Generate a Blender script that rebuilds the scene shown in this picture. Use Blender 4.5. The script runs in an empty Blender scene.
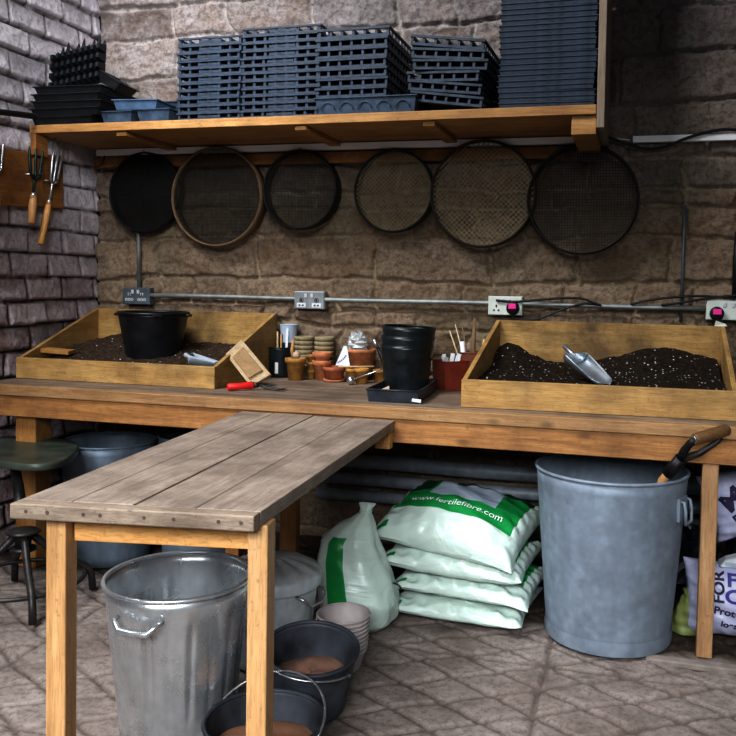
import bpy, bmesh, math, random
import numpy as np
from mathutils import Vector, Matrix, Euler
random.seed(7)
PI = math.pi
SC = bpy.context.scene
COL = SC.collection

# ------------------------------------------------------------------ helpers
class MB:
    """collects simple shapes and links them as ONE mesh object"""
    def __init__(s): s.v = []; s.f = []; s.mi = []; s.sm = []; s.cur = 0
    def add(s, vs, fs, smooth=False, M=None):
        o = len(s.v)
        for p in vs:
            p = Vector(p)
            s.v.append(M @ p if M is not None else p)
        for f in fs:
            s.f.append([i + o for i in f]); s.mi.append(s.cur); s.sm.append(smooth)
        return s
    def box(s, c, d, rot=None, M=None, taper=None):
        hx, hy, hz = d[0] / 2, d[1] / 2, d[2] / 2
        vs = [Vector((x * hx, y * hy, z * hz)) for z in (-1, 1) for y in (-1, 1) for x in (-1, 1)]
        if taper:
            for v in vs:
                if v.z < 0: v.x *= taper; v.y *= taper
        if rot is not None:
            R = Euler(rot).to_matrix(); vs = [R @ v for v in vs]
        vs = [v + Vector(c) for v in vs]
        return s.add(vs, [(0, 2, 3, 1), (4, 5, 7, 6), (0, 1, 5, 4), (2, 6, 7, 3), (0, 4, 6, 2), (1, 3, 7, 5)], False, M)
    def bb(s, x0, x1, y0, y1, z0, z1):
        return s.box(((x0 + x1) / 2, (y0 + y1) / 2, (z0 + z1) / 2), (x1 - x0, y1 - y0, z1 - z0))
    def hull(s, bottom, top):
        """prism between two same-length loops (ccw from above)"""
        n = len(bottom)
        fs = [tuple(reversed(range(n))), tuple(range(n, 2 * n))]
        fs += [(i, (i + 1) % n, n + (i + 1) % n, n + i) for i in range(n)]
        return s.add(list(bottom) + list(top), fs)
    def lathe(s, prof, c=(0, 0, 0), seg=48, M=None, close=False, fn=None):
        vs = []; n = len(prof)
        for k in range(seg):
            a = 2 * PI * k / seg
            for (r, z) in prof:
                if fn: r, z = fn(r, z, a)
                vs.append((c[0] + r * math.cos(a), c[1] + r * math.sin(a), c[2] + z))
        fs = []
        for k in range(seg):
            k2 = (k + 1) % seg
            for j in range(n - 1 + (1 if close else 0)):
                j2 = (j + 1) % n
                fs.append((k * n + j, k2 * n + j, k2 * n + j2, k * n + j2))
        return s.add(vs, fs, True, M)
    def disc(s, r, z, c=(0, 0, 0), seg=48, M=None):
        vs = [(c[0] + r * math.cos(2 * PI * k / seg), c[1] + r * math.sin(2 * PI * k / seg), c[2] + z) for k in range(seg)]
        return s.add(vs, [tuple(range(seg))], False, M)
    def cyl(s, p0, p1, r0, r1=None, seg=16, cap=True):
        return s.tube([p0, p1], [r0, r1 if r1 is not None else r0], seg, cap)
    def tube(s, pts, r, seg=10, cap=True, closed=False):
        pts = [Vector(p) for p in pts]; n = len(pts)
        rs = r if isinstance(r, (list, tuple)) else [r] * n
        up = None; vs = []
        for i, p in enumerate(pts):
            if closed: t = (pts[(i + 1) % n] - pts[i - 1]).normalized()
            else: t = (pts[min(i + 1, n - 1)] - pts[max(i - 1, 0)]).normalized()
            if up is None:
                up = Vector((0, 0, 1)) if abs(t.z) < .9 else Vector((1, 0, 0))
            a = t.cross(up).normalized(); up = a.cross(t).normalized()
            for k in range(seg):
                q = 2 * PI * k / seg
                vs.append(p + (a * math.cos(q) + up * math.sin(q)) * rs[i])
        fs = []
        for i in range(n if closed else n - 1):
            j = (i + 1) % n
            for k in range(seg):
                k2 = (k + 1) % seg
                fs.append((i * seg + k, i * seg + k2, j * seg + k2, j * seg + k))
        s.add(vs, fs, True)
        if cap and not closed:
            o = len(s.v) - len(vs)
            for f in (tuple(range(seg)), tuple(range((n - 1) * seg, n * seg))):
                s.f.append([o + i for i in f]); s.mi.append(s.cur); s.sm.append(False)
        return s
    def grid(s, fn, nu, nv, smooth=True, closeu=False, matfn=None):
        vs = [fn(i / (nu if closeu else nu - 1), j / (nv - 1)) for i in range(nu) for j in range(nv)]
        o = len(s.v); s.v += [Vector(v) for v in vs]
        for i in range(nu if closeu else nu - 1):
            i2 = (i + 1) % nu
            for j in range(nv - 1):
                s.f.append([o + i * nv + j, o + i2 * nv + j, o + i2 * nv + j + 1, o + i * nv + j + 1])
                s.mi.append(matfn((i + .5) / (nu - 1), (j + .5) / (nv - 1)) if matfn else s.cur); s.sm.append(smooth)
        return s
    def build(s, name, mats, parent=None, bevel=0, label=None, solid=0, fix=True):
        me = bpy.data.meshes.new(name)
        off = Vector(parent_loc(parent)) if parent else Vector()
        me.from_pydata([v - off for v in s.v], [], s.f)
        if not isinstance(mats, (list, tuple)): mats = [mats]
        for m in mats: me.materials.append(m)
        me.polygons.foreach_set('material_index', s.mi)
        me.polygons.foreach_set('use_smooth', s.sm)
        if fix:
            b = bmesh.new(); b.from_mesh(me)
            bmesh.ops.recalc_face_normals(b, faces=b.faces); b.to_mesh(me); b.free()
        me.update()
        o = bpy.data.objects.new(name, me); COL.objects.link(o)
        if parent: o.parent = parent
        if bevel:
            m = o.modifiers.new('Bevel', 'BEVEL'); m.width = bevel; m.segments = 2; m.limit_method = 'ANGLE'; m.angle_limit = .7
        if solid:
            m = o.modifiers.new('Solidify', 'SOLIDIFY'); m.thickness = solid; m.offset = -1
        if label: o['label'] = label
        return o

def parent_loc(p):
    l = Vector()
    while p is not None:
        l += p.location; p = p.parent
    return l
def tag(o, label, cat, group=None):
    o['label'] = label; o['category'] = cat
    if group: o['group'] = group
    return o
def thing(name, label, cat, loc, group=None):
    o = bpy.data.objects.new(name, None); COL.objects.link(o); o.location = loc
    o.empty_display_size = .05
    return tag(o, label, cat, group)
def struct(o): o['kind'] = 'structure'; return o
def dup(root, loc, rot, label, scale=None):
    r = root.copy(); COL.objects.link(r); r.location = loc; r.rotation_euler = rot
    if scale: r.scale = scale
    r['label'] = label
    for ch in list(root.children):
        c = ch.copy(); COL.objects.link(c); c.parent = r
        for g in list(ch.children):
            d = g.copy(); COL.objects.link(d); d.parent = c
    return r
ORD = ['', 'first', 'second', 'third', 'fourth', 'fifth', 'sixth', 'seventh', 'eighth', 'ninth', 'tenth', 'eleventh', 'twelfth',
       'thirteenth', 'fourteenth', 'fifteenth', 'sixteenth', 'seventeenth', 'eighteenth', 'nineteenth', 'twentieth', 'twenty-first',
       'twenty-second', 'twenty-third', 'twenty-fourth']

# vectorised value noise
def _h(ix, iy, seed):
    n = (ix.astype(np.int64) * 374761393 + iy.astype(np.int64) * 668265263 + seed * 974711) & 0x7fffffff
    n = ((n ^ (n >> 13)) * 1274126177) & 0x7fffffff
    return ((n ^ (n >> 16)) & 0xffff) / 65535.0
def vnoise(x, y, seed=0):
    ix = np.floor(x); iy = np.floor(y); fx = x - ix; fy = y - iy
    fx = fx * fx * (3 - 2 * fx); fy = fy * fy * (3 - 2 * fy)
    a = _h(ix, iy, seed); b = _h(ix + 1, iy, seed); c = _h(ix, iy + 1, seed); d = _h(ix + 1, iy + 1, seed)
    return (a * (1 - fx) + b * fx) * (1 - fy) + (c * (1 - fx) + d * fx) * fy
def fbm(x, y, seed=0, oct=4):
    t = 0; a = .5
    for k in range(oct):
        t = t + a * (vnoise(x, y, seed + k) - .5) * 2; x = x * 2.03; y = y * 2.03; a *= .5
    return t
def sstep(a, b, x):
    t = np.clip((x - a) / (b - a), 0, 1); return t * t * (3 - 2 * t)
def field_mesh(name, P, nu, nv, mat, attr, smooth=True):
    """grid mesh from an (nu*nv,3) array with a colour attribute"""
    idx = np.arange(nu * nv).reshape(nu, nv)
    f = np.stack([idx[:-1, :-1], idx[1:, :-1], idx[1:, 1:], idx[:-1, 1:]], -1).reshape(-1, 4)
    me = bpy.data.meshes.new(name)
    me.vertices.add(len(P)); me.vertices.foreach_set('co', P.astype(np.float32).ravel())
    me.loops.add(f.size); me.loops.foreach_set('vertex_index', f.ravel().astype(np.int32))
    me.polygons.add(len(f)); me.polygons.foreach_set('loop_start', (np.arange(len(f)) * 4).astype(np.int32))
    me.polygons.foreach_set('use_smooth', np.full(len(f), smooth))
    me.update(calc_edges=True); me.validate()
    ca = me.color_attributes.new('field', 'FLOAT_COLOR', 'POINT')
    ca.data.foreach_set('color', attr.astype(np.float32).ravel())
    me.materials.append(mat)
    o = bpy.data.objects.new(name, me); COL.objects.link(o)
    return o

# ------------------------------------------------------------------ materials
class Mat:
    def __init__(s, name, rough=.6, metal=0.0, spec=.4):
        s.m = bpy.data.materials.new(name); s.m.use_nodes = True
        s.nt = s.m.node_tree; s.b = s.nt.nodes['Principled BSDF']
        s.b.inputs['Roughness'].default_value = rough; s.b.inputs['Metallic'].default_value = metal
        s.b.inputs['Specular IOR Level'].default_value = spec
        s._co = None
    def n(s, t, **kw):
        n = s.nt.nodes.new(t)
        for k, v in kw.items():
            if hasattr(n, k) and k not in ('Scale', 'Detail', 'Roughness', 'Distortion'): setattr(n, k, v)
            else: n.inputs[k].default_value = v
        return n
    def l(s, a, b): s.nt.links.new(a, b)
    def co(s, scale=(1, 1, 1), rot=(0, 0, 0)):
        if s._co is None: s._co = s.n('ShaderNodeTexCoord')
        mp = s.n('ShaderNodeMapping'); mp.inputs['Scale'].default_value = scale; mp.inputs['Rotation'].default_value = rot
        s.l(s._co.outputs['Object'], mp.inputs[0]); return mp.outputs[0]
    def noise(s, scale, detail=4, co=None, rough=.55, dist=0.0):
        n = s.n('ShaderNodeTexNoise', Scale=scale, Detail=detail, Roughness=rough, Distortion=dist)
        s.l(co if co is not None else s.co(), n.inputs['Vector']); return n.outputs['Fac']
    def ramp(s, fac, stops):
        r = s.n('ShaderNodeValToRGB'); e = r.color_ramp.elements
        while len(e) < len(stops): e.new(.5)
        for i, (p, c) in enumerate(stops):
            e[i].position = p; e[i].color = (*c, 1) if len(c) == 3 else c
        s.l(fac, r.inputs[0]); return r.outputs[0]
    def mix(s, fac, a, b, mode='MIX'):
        n = s.n('ShaderNodeMix', data_type='RGBA', blend_type=mode)
        for sock, v in ((n.inputs[0], fac), (n.inputs[6], a), (n.inputs[7], b)):
            if isinstance(v, (int, float)): sock.default_value = v
            elif isinstance(v, tuple): sock.default_value = (*v, 1)
            else: s.l(v, sock)
        return n.outputs[2]
    def math(s, op, a, b=None):
        n = s.n('ShaderNodeMath', operation=op)
        for sock, v in ((n.inputs[0], a), (n.inputs[1], b)):
            if v is None: continue
            if isinstance(v, (int, float)): sock.default_value = v
            else: s.l(v, sock)
        return n.outputs[0]
    def color(s, c):
        if isinstance(c, tuple): s.b.inputs['Base Color'].default_value = (*c, 1)
        else: s.l(c, s.b.inputs['Base Color'])
        return s
    def roughness(s, fac, lo, hi):
        n = s.n('ShaderNodeMapRange'); s.l(fac, n.inputs[0]); n.inputs[3].default_value = lo; n.inputs[4].default_value = hi
        s.l(n.outputs[0], s.b.inputs['Roughness']); return s
    def bump(s, h, strength=.3, dist=.01):
        n = s.n('ShaderNodeBump'); n.inputs['Strength'].default_value = strength; n.inputs['Distance'].default_value = dist
        s.l(h, n.inputs['Height']); s.l(n.outputs[0], s.b.inputs['Normal']); return s

def wood(name, c1, c2, c3, axis=0, rough=.6, grain=16, dirt=None, dirt_amt=.5, knots=True):
    m = Mat(name, rough); sc = [grain, grain, grain]; sc[axis] = grain * .07
    g = m.noise(1.6, 6, m.co(tuple(sc)), .6, 1.2)
    big = m.noise(1.1, 3, m.co(tuple(x * .22 for x in sc)), .5, .6)
    f = m.math('ADD', m.math('MULTIPLY', g, .65), m.math('MULTIPLY', big, .4))
    c = m.ramp(f, [(.36, c1), (.52, c2), (.68, c3)])
    if knots:
        v = m.n('ShaderNodeTexVoronoi', feature='F1'); v.inputs['Scale'].default_value = 3.2
        m.l(m.co(tuple(1.8 if i != axis else .9 for i in range(3))), v.inputs['Vector'])
        k = m.ramp(v.outputs['Distance'], [(.035, (1, 1, 1)), (.10, (0, 0, 0))])
        c = m.mix(m.math('MULTIPLY', k, .65), c, tuple(x * .35 for x in c1))
    if dirt:
        d = m.noise(5, 6, None, .65)
        d = m.ramp(d, [(.42, (0, 0, 0)), (.66, (1, 1, 1))])
        c = m.mix(m.math('MULTIPLY', d, dirt_amt), c, dirt)
    fine = m.noise(5.5, 5, m.co(tuple(x * 2.2 for x in sc)), .7, .4)
    c = m.mix(m.math('MULTIPLY', m.ramp(fine, [(.40, (1, 1, 1)), (.52, (0, 0, 0))]), .34), c, tuple(x * .45 for x in c1))
    sp = m.noise(70, 3, None, .6)
    c = m.mix(m.math('MULTIPLY', m.ramp(sp, [(.62, (0, 0, 0)), (.70, (1, 1, 1))]), .4 if dirt else .15), c, tuple(x * .4 for x in c1))
    m.color(c); m.bump(m.math('ADD', g, fine), .3, .004); return m.m
def plain(name, c, rough=.5, metal=0, var=.25, scale=20, bump=.0, spec=.4, streak=None):
    m = Mat(name, rough, metal, spec)
    n = m.noise(scale, 5, m.co(streak) if streak else None)
    lo = tuple(max(0, x * (1 - var)) for x in c); hi = tuple(min(1, x * (1 + var)) for x in c)
    m.color(m.ramp(n, [(.3, lo), (.7, hi)]))
    m.roughness(n, max(.03, rough - .1), min(1, rough + .12))
    if bump: m.bump(n, bump, .006)
    return m.m
def galv(name, c, rough, metal=.85, spangle=26, dirt=(.2, .2, .2), amt=.4, bump=.12):
    m = Mat(name, rough, metal)
    v = m.n('ShaderNodeTexVoronoi', feature='SMOOTH_F1'); v.inputs['Scale'].default_value = spangle; m.l(m.co(), v.inputs['Vector'])
    n = m.noise(9, 6); st = m.noise(4, 5, m.co((4, 4, .6)))
    bw = m.n('ShaderNodeRGBToBW'); m.l(v.outputs['Color'], bw.inputs[0])
    n3 = m.noise(34, 6, None, .7)
    f = m.math('ADD', m.math('ADD', m.math('MULTIPLY', bw.outputs[0], .25), m.math('MULTIPLY', n, .4)), m.math('MULTIPLY', n3, .38))
    base = m.ramp(f, [(.3, tuple(x * .68 for x in c)), (.75, tuple(min(1, x * 1.25) for x in c))])
    d = m.ramp(st, [(.46, (0, 0, 0)), (.7, (1, 1, 1))])
    m.color(m.mix(m.math('MULTIPLY', d, amt), base, dirt))
    m.roughness(n, rough - .08, rough + .2); m.bump(n, bump, .01); return m.m

M = {}
M['pine'] = wood('pine_orange', (.36, .17, .05), (.52, .27, .09), (.62, .36, .14), 0, .55, dirt=(.16, .07, .025), dirt_amt=.4)
M['pine_z'] = wood('pine_leg', (.50, .285, .125), (.62, .375, .18), (.70, .46, .25), 2, .5, dirt=(.35, .17, .06), dirt_amt=.25)
M['leg_r'] = wood('bench_leg_wood', (.30, .16, .075), (.42, .25, .125), (.52, .33, .18), 2, .6, dirt=(.15, .09, .05), dirt_amt=.35)
M['leg_l'] = wood('bench_leg_dark', (.30, .13, .04), (.42, .20, .06), (.5, .27, .09), 2, .6, dirt=(.08, .04, .02), dirt_amt=.5)
M['apron'] = wood('table_apron_wood', (.54, .27, .085), (.66, .36, .13), (.72, .44, .19), 0, .5, dirt=(.4, .2, .06), dirt_amt=.3)
M['apron_y'] = wood('table_side_wood', (.50, .25, .07), (.62, .34, .11), (.7, .42, .16), 1, .5)
M['fascia'] = wood('bench_edge_wood', (.30, .17, .075), (.42, .25, .12), (.52, .33, .17), 0, .6, dirt=(.17, .085, .04), dirt_amt=.5)
M['rail'] = wood('bench_rail_wood', (.28, .13, .045), (.44, .22, .08), (.55, .31, .13), 0, .6, dirt=(.13, .055, .02), dirt_amt=.55)
M['bench'] = wood('bench_top_wood', (.16, .11, .08), (.26, .19, .14), (.34, .26, .20), 0, .7, dirt=(.085, .058, .042), dirt_amt=.65, knots=False)
M['table'] = wood('table_top_wood', (.21, .165, .135), (.32, .26, .215), (.42, .345, .29), 1, .55, grain=20, dirt=(.13, .095, .075), dirt_amt=.65, knots=False)
M['tray'] = wood('soil_tray_wood', (.33, .185, .062), (.47, .285, .105), (.56, .375, .155), 0, .6, dirt=(.15, .085, .035), dirt_amt=.6)
M['table_x'] = wood('table_end_wood', (.21, .16, .12), (.33, .26, .20), (.42, .34, .27), 0, .6, dirt=(.14, .095, .07), dirt_amt=.6, knots=False)
M['tray_back'] = wood('soil_tray_back_wood', (.27, .15, .045), (.38, .225, .075), (.46, .30, .115), 0, .65, dirt=(.07, .04, .018), dirt_amt=.8)
M['tray_y'] = wood('soil_tray_side_wood', (.30, .165, .055), (.43, .255, .09), (.5, .33, .13), 1, .6, dirt=(.12, .07, .03), dirt_amt=.55)
M['shelf'] = wood('shelf_wood', (.31, .155, .05), (.45, .245, .085), (.54, .33, .135), 0, .6, dirt=(.2, .08, .025), dirt_amt=.45)
M['panel'] = wood('shelf_panel_wood', (.19, .15, .11), (.27, .21, .155), (.34, .27, .2), 2, .7, knots=False)
M['rack'] = wood('tool_rack_wood', (.22, .085, .022), (.36, .16, .045), (.48, .24, .08), 1, .6, dirt=(.09, .035, .012), dirt_amt=.6)
M['block'] = wood('block_wood', (.40, .29, .17), (.52, .39, .24), (.6, .47, .31), 0, .6, knots=False)
M['block_face'] = wood('block_face_wood', (.26, .16, .075), (.36, .23, .11), (.44, .30, .16), 0, .6, knots=False)
M['handle'] = wood('handle_wood', (.36, .17, .05), (.5, .26, .085), (.58, .33, .13), 2, .45, knots=False)
M['handle_dark'] = wood('handle_dark_wood', (.10, .055, .025), (.17, .09, .04), (.23, .13, .06), 0, .45, knots=False)
M['shaft'] = wood('shaft_wood', (.36, .17, .07), (.48, .26, .11), (.55, .33, .16), 2, .5, knots=False)
M['stick'] = wood('bamboo', (.45, .33, .18), (.58, .45, .27), (.68, .56, .37), 2, .5, knots=False)
M['twig'] = wood('twig', (.12, .07, .04), (.2, .12, .07), (.26, .17, .1), 2, .8, knots=False)
M['plastic'] = plain('blue_black_plastic', (.036, .051, .077), .48, var=.45, scale=30, spec=.35)
M['plastic_b'] = plain('slate_blue_plastic', (.045, .070, .108), .5, var=.4, scale=30)
M['plastic_lb'] = plain('bright_slate_plastic', (.075, .125, .20), .45, var=.3)
M['plastic_k'] = plain('black_plastic', (.010, .011, .013), .45, var=.5, scale=25)
M['bucket'] = plain('black_bucket_plastic', (.009, .010, .013), .36, var=.5, scale=14)
M['dustybucket'] = plain('dusty_black_plastic', (.045, .05, .062), .55, var=.7, scale=9)
M['pot_k'] = plain('black_pot_plastic', (.010, .014, .016), .32, var=.4, scale=20)
M['tray_k'] = plain('drip_tray_plastic', (.03, .038, .048), .42, var=.4)
M['potgrey'] = plain('mauve_grey_plastic', (.38, .335, .33), .55, var=.18, scale=12)
M['terra'] = plain('terracotta', (.50, .205, .095), .8, var=.3, scale=35, bump=.15)
M['terra_d'] = plain('terracotta_red', (.36, .12, .06), .8, var=.3, scale=35, bump=.15)
M['ochre'] = plain('ochre_clay', (.40, .21, .055), .8, var=.35, scale=35, bump=.15)
M['peat'] = plain('peat_pot', (.30, .245, .15), .95, var=.2, scale=60, bump=.3)
M['redpot'] = plain('red_brown_plastic', (.20, .035, .02), .42, var=.3)
M['brownpot'] = plain('brown_plastic', (.17, .05, .025), .5, var=.3)
M['white'] = plain('white_plastic', (.62, .64, .66), .45, var=.1)
M['paleblue'] = plain('pale_blue_plastic', (.42, .50, .60), .4, var=.15)
M['label'] = plain('label_card', (.52, .52, .60), .6, var=.08)
M['ink'] = plain('dark_ink', (.03, .02, .07), .6, var=.1)
M['inkblue'] = plain('purple_blue_ink', (.06, .05, .30), .6, var=.1)
M['stone'] = plain('pebble', (.48, .36, .26), .8, var=.2)
M['red'] = plain('red_rubber', (.62, .02, .02), .4, var=.2)
M['steel'] = plain('bright_steel', (.55, .56, .58), .3, .9, var=.2)
M['alu'] = plain('aluminium', (.50, .54, .58), .35, .85, var=.15, scale=12)
M['scoop_d'] = plain('dull_aluminium', (.34, .38, .43), .6, .15, var=.15)
M['darksteel'] = plain('dark_steel', (.055, .05, .048), .45, .6, var=.5)
M['greensteel'] = plain('green_black_steel', (.02, .04, .038), .4, .5, var=.4)
M['conduit'] = plain('conduit_steel', (.26, .28, .275), .5, .5, var=.3, scale=18)
M['trunk'] = plain('white_trunking', (.92, .93, .94), .5, var=.04)
M['cable'] = plain('black_cable', (.006, .006, .007), .5, var=.3)
M['sock_d'] = plain('grey_metal_plate', (.12, .14, .16), .45, .4, var=.25)
M['sock_m'] = plain('steel_plate', (.30, .32, .33), .45, .4, var=.2)
M['sock_w'] = plain('white_plate', (.56, .60, .55), .45, var=.1)
M['hole'] = plain('socket_slot', (.01, .01, .01), .8, var=.1)
M['pink'] = plain('pink_label', (.75, .03, .28), .5, var=.05)
M['hoop_l'] = wood('sieve_hoop_wood', (.13, .08, .04), (.20, .13, .07), (.26, .175, .1), 0, .6, knots=False)
M['hoop_k'] = plain('sieve_hoop_black', (.014, .013, .012), .5, .3, var=.4)
M['hoop_g'] = plain('sieve_hoop_green', (.012, .022, .018), .45, .4, var=.4)
M['hoop_b'] = plain('sieve_hoop_bronze', (.045, .032, .022), .5, .4, var=.4)
M['wire'] = plain('sieve_wire', (.34, .27, .17), .5, .6, var=.3)
M['wire_d'] = plain('sieve_wire_dark', (.035, .028, .022), .6, .4, var=.3)
M['wire_k'] = plain('sieve_wire_black', (.006, .006, .006), .7, .2, var=.3)
M['galv_w'] = galv('galvanised_weathered', (.27, .32, .385), .55, .3, 38, (.17, .20, .24), .5, .2)
M['galv_s'] = galv('galvanised_bright', (.72, .75, .78), .23, .8, 9, (.5, .53, .55), .3, .05)
M['galv_d'] = galv('galvanised_dull', (.26, .30, .35), .5, .6, 20, (.12, .13, .15), .5)
M['galv_l'] = galv('galvanised_light', (.60, .64, .67), .45, .35, 20, (.36, .36, .35), .5)
M['galv_b'] = galv('galvanised_blue', (.20, .25, .31), .5, .5, 20, (.08, .10, .12), .5)
M['galv_in'] = galv('galvanised_inside', (.10, .11, .125), .6, .4, 20, (.05, .04, .04), .6)
M['pipe'] = plain('grey_pipe_paint', (.27, .30, .34), .45, .1, var=.35, scale=14)
M['seat'] = plain('olive_seat_paint', (.055, .066, .052), .38, .1, var=.35, scale=10, spec=.5)
M['bagblack'] = plain('black_polythene', (.012, .013, .018), .3, var=.4)
M['baglime'] = plain('lime_polythene', (.21, .25, .085), .5, var=.25)
M['clear'] = plain('crumpled_clear_plastic', (.42, .43, .43), .25, var=.3, scale=14, bump=.5)
M['sand'] = plain('orange_sand', (.33, .17, .10), .9, var=.25, scale=18, bump=.4)
M['mud'] = plain('dried_mud', (.24, .135, .095), .9, var=.6, scale=10, bump=.5)
M['rust'] = plain('rusty_plate', (.16, .05, .03), .8, var=.3)
M['nail'] = plain('nail_head', (.10, .065, .05), .7, var=.3)
M['brass'] = plain('dull_brass', (.40, .30, .13), .4, .7, var=.2)

def bagmat(name, c, rough=.32):
    m = Mat(name, rough, 0, .5)
    a = m.noise(5, 3, m.co((.8, 1.6, 2)), .5, 2.0); b = m.noise(22, 3, m.co((1, 3, 1)), .5, 2)
    m.color(m.ramp(a, [(.3, tuple(x * .82 for x in c)), (.7, c)]))
    m.bump(m.math('ADD', a, m.math('MULTIPLY', b, .15)), .45, .02); return m.m
M['bag'] = bagmat('pale_mint_polythene', (.60, .71, .65))
M['baggreen'] = bagmat('green_print_polythene', (.012, .27, .07))
M['bagshade'] = bagmat('shaded_green_polythene', (.008, .05, .025))  # the green panel again, with shade put into its colour
M['bagpic'] = bagmat('pale_picture_polythene', (.45, .52, .62))
M['bagwhite'] = bagmat('lilac_white_polythene', (.56, .57, .76), .38)
M['print'] = plain('white_print', (.75, .8, .77), .4, var=.04)

def soil(name, specks, k=1.0):
    m = Mat(name, .95, 0, .15)
    n = m.noise(60, 6); n2 = m.noise(7, 3)
    c = m.ramp(n, [(.3, (.008 * k, .006 * k, .004 * k)), (.6, (.028 * k, .018 * k, .012 * k)), (.8, (.062 * k, .042 * k, .03 * k))])
    v = m.n('ShaderNodeTexVoronoi', feature='F1'); v.inputs['Scale'].default_value = 75; m.l(m.co(), v.inputs['Vector'])
    k = m.ramp(v.outputs['Distance'], [(.20, (1, 1, 1)), (.30, (0, 0, 0))])
    bw = m.n('ShaderNodeSeparateColor'); m.l(v.outputs['Color'], bw.inputs[0])
    pick = m.math('GREATER_THAN', m.math('ADD', bw.outputs[0], m.math('MULTIPLY', n2, .35)), specks)
    c = m.mix(m.math('MULTIPLY', k, pick), c, (.62, .60, .56))
    m.color(c); m.bump(n, .9, .02); return m.m
M['soil'] = soil('potting_compost', .93)
M['soil_b'] = soil('brown_compost', 1.10, 2.6)

def attr_mat(name, build):
    m = Mat(name, .9, 0, .2)
    a = m.n('ShaderNodeAttribute'); a.attribute_name = 'field'
    s = m.n('ShaderNodeSeparateColor'); m.l(a.outputs['Color'], s.inputs[0])
    build(m, s.outputs[0], s.outputs[1], s.outputs[2]); return m.m
def _stone(m, joint, rnd, tone):
    n = m.noise(7, 9, None, .68); f = m.noise(42, 7, None, .72); w = m.noise(1.7, 5); q = m.noise(130, 4, None, .7)
    st = m.ramp(rnd, [(0, (.15, .10, .065)), (.25, (.29, .20, .13)), (.5, (.21, .165, .125)), (.75, (.35, .25, .165)), (1, (.23, .155, .11))])
    st = m.mix(m.math('MULTIPLY', m.ramp(n, [(.42, (0, 0, 0)), (.66, (1, 1, 1))]), .75), st, (.38, .30, .225))
    st = m.mix(m.math('MULTIPLY', m.ramp(f, [(.47, (0, 0, 0)), (.60, (1, 1, 1))]), .55), st, (.085, .056, .04))
    mo = m.ramp(f, [(.34, (.12, .085, .06)), (.5, (.38, .29, .20)), (.68, (.50, .40, .30))])
    c = m.mix(m.math('MULTIPLY', joint, m.ramp(n, [(.25, (.55, .55, .55)), (.5, (1, 1, 1))])), st, mo)
    c = m.mix(m.math('MULTIPLY', m.ramp(q, [(.52, (0, 0, 0)), (.64, (1, 1, 1))]), .35), c, (.07, .05, .036))
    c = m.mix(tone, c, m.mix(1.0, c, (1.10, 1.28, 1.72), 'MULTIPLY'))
    c = m.mix(m.math('MULTIPLY', m.ramp(w, [(.52, (0, 0, 0)), (.66, (1, 1, 1))]), .4), c, (.12, .115, .065))
    m.color(c); m.bump(m.math('ADD', m.math('ADD', n, f), m.math('MULTIPLY', q, .6)), .8, .014)
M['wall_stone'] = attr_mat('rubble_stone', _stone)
def _brick(m, joint, rnd, tone):
    n = m.noise(9, 8, None, .65); f = m.noise(60, 5, None, .7)
    st = m.ramp(rnd, [(0, (.27, .155, .14)), (.5, (.38, .245, .225)), (1, (.44, .34, .33))])
    wh = m.math('ADD', m.math('MULTIPLY', tone, .6), m.math('MULTIPLY', n, .75))
    st = m.mix(m.math('MULTIPLY', m.ramp(wh, [(.42, (0, 0, 0)), (.85, (1, 1, 1))]), .9), st, (.74, .69, .74))
    st = m.mix(m.math('MULTIPLY', m.ramp(f, [(.5, (0, 0, 0)), (.66, (1, 1, 1))]), .35), st, (.11, .065, .06))
    c = m.mix(joint, st, (.05, .035, .03))
    m.color(c); m.bump(m.math('ADD', n, f), .8, .012)
M['wall_brick'] = attr_mat('old_brick', _brick)
def _paver(m, joint, dirt, rnd):
    n = m.noise(5, 8, None, .65); f = m.noise(55, 6, None, .7); s = m.noise(2.1, 5)
    c = m.ramp(n, [(.3, (.19, .155, .138)), (.55, (.29, .245, .222)), (.75, (.38, .335, .31))])
    c = m.mix(m.math('MULTIPLY', m.ramp(f, [(.48, (0, 0, 0)), (.62, (1, 1, 1))]), .45), c, (.075, .055, .045))
    c = m.mix(m.math('MULTIPLY', m.ramp(s, [(.5, (0, 0, 0)), (.7, (1, 1, 1))]), .45), c, (.15, .108, .09))
    d = m.ramp(f, [(.35, (.03, .021, .016)), (.65, (.085, .06, .047)), (.8, (.2, .16, .135))])
    c = m.mix(m.math('MULTIPLY', joint, m.ramp(s, [(.3, (1, 1, 1)), (.62, (.6, .6, .6))])), c, (.075, .053, .043)); c = m.mix(dirt, c, d)
    m.color(c); m.bump(m.math('ADD', n, f), .5, .008)
M['floor'] = attr_mat('stable_pavers', _paver)

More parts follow.
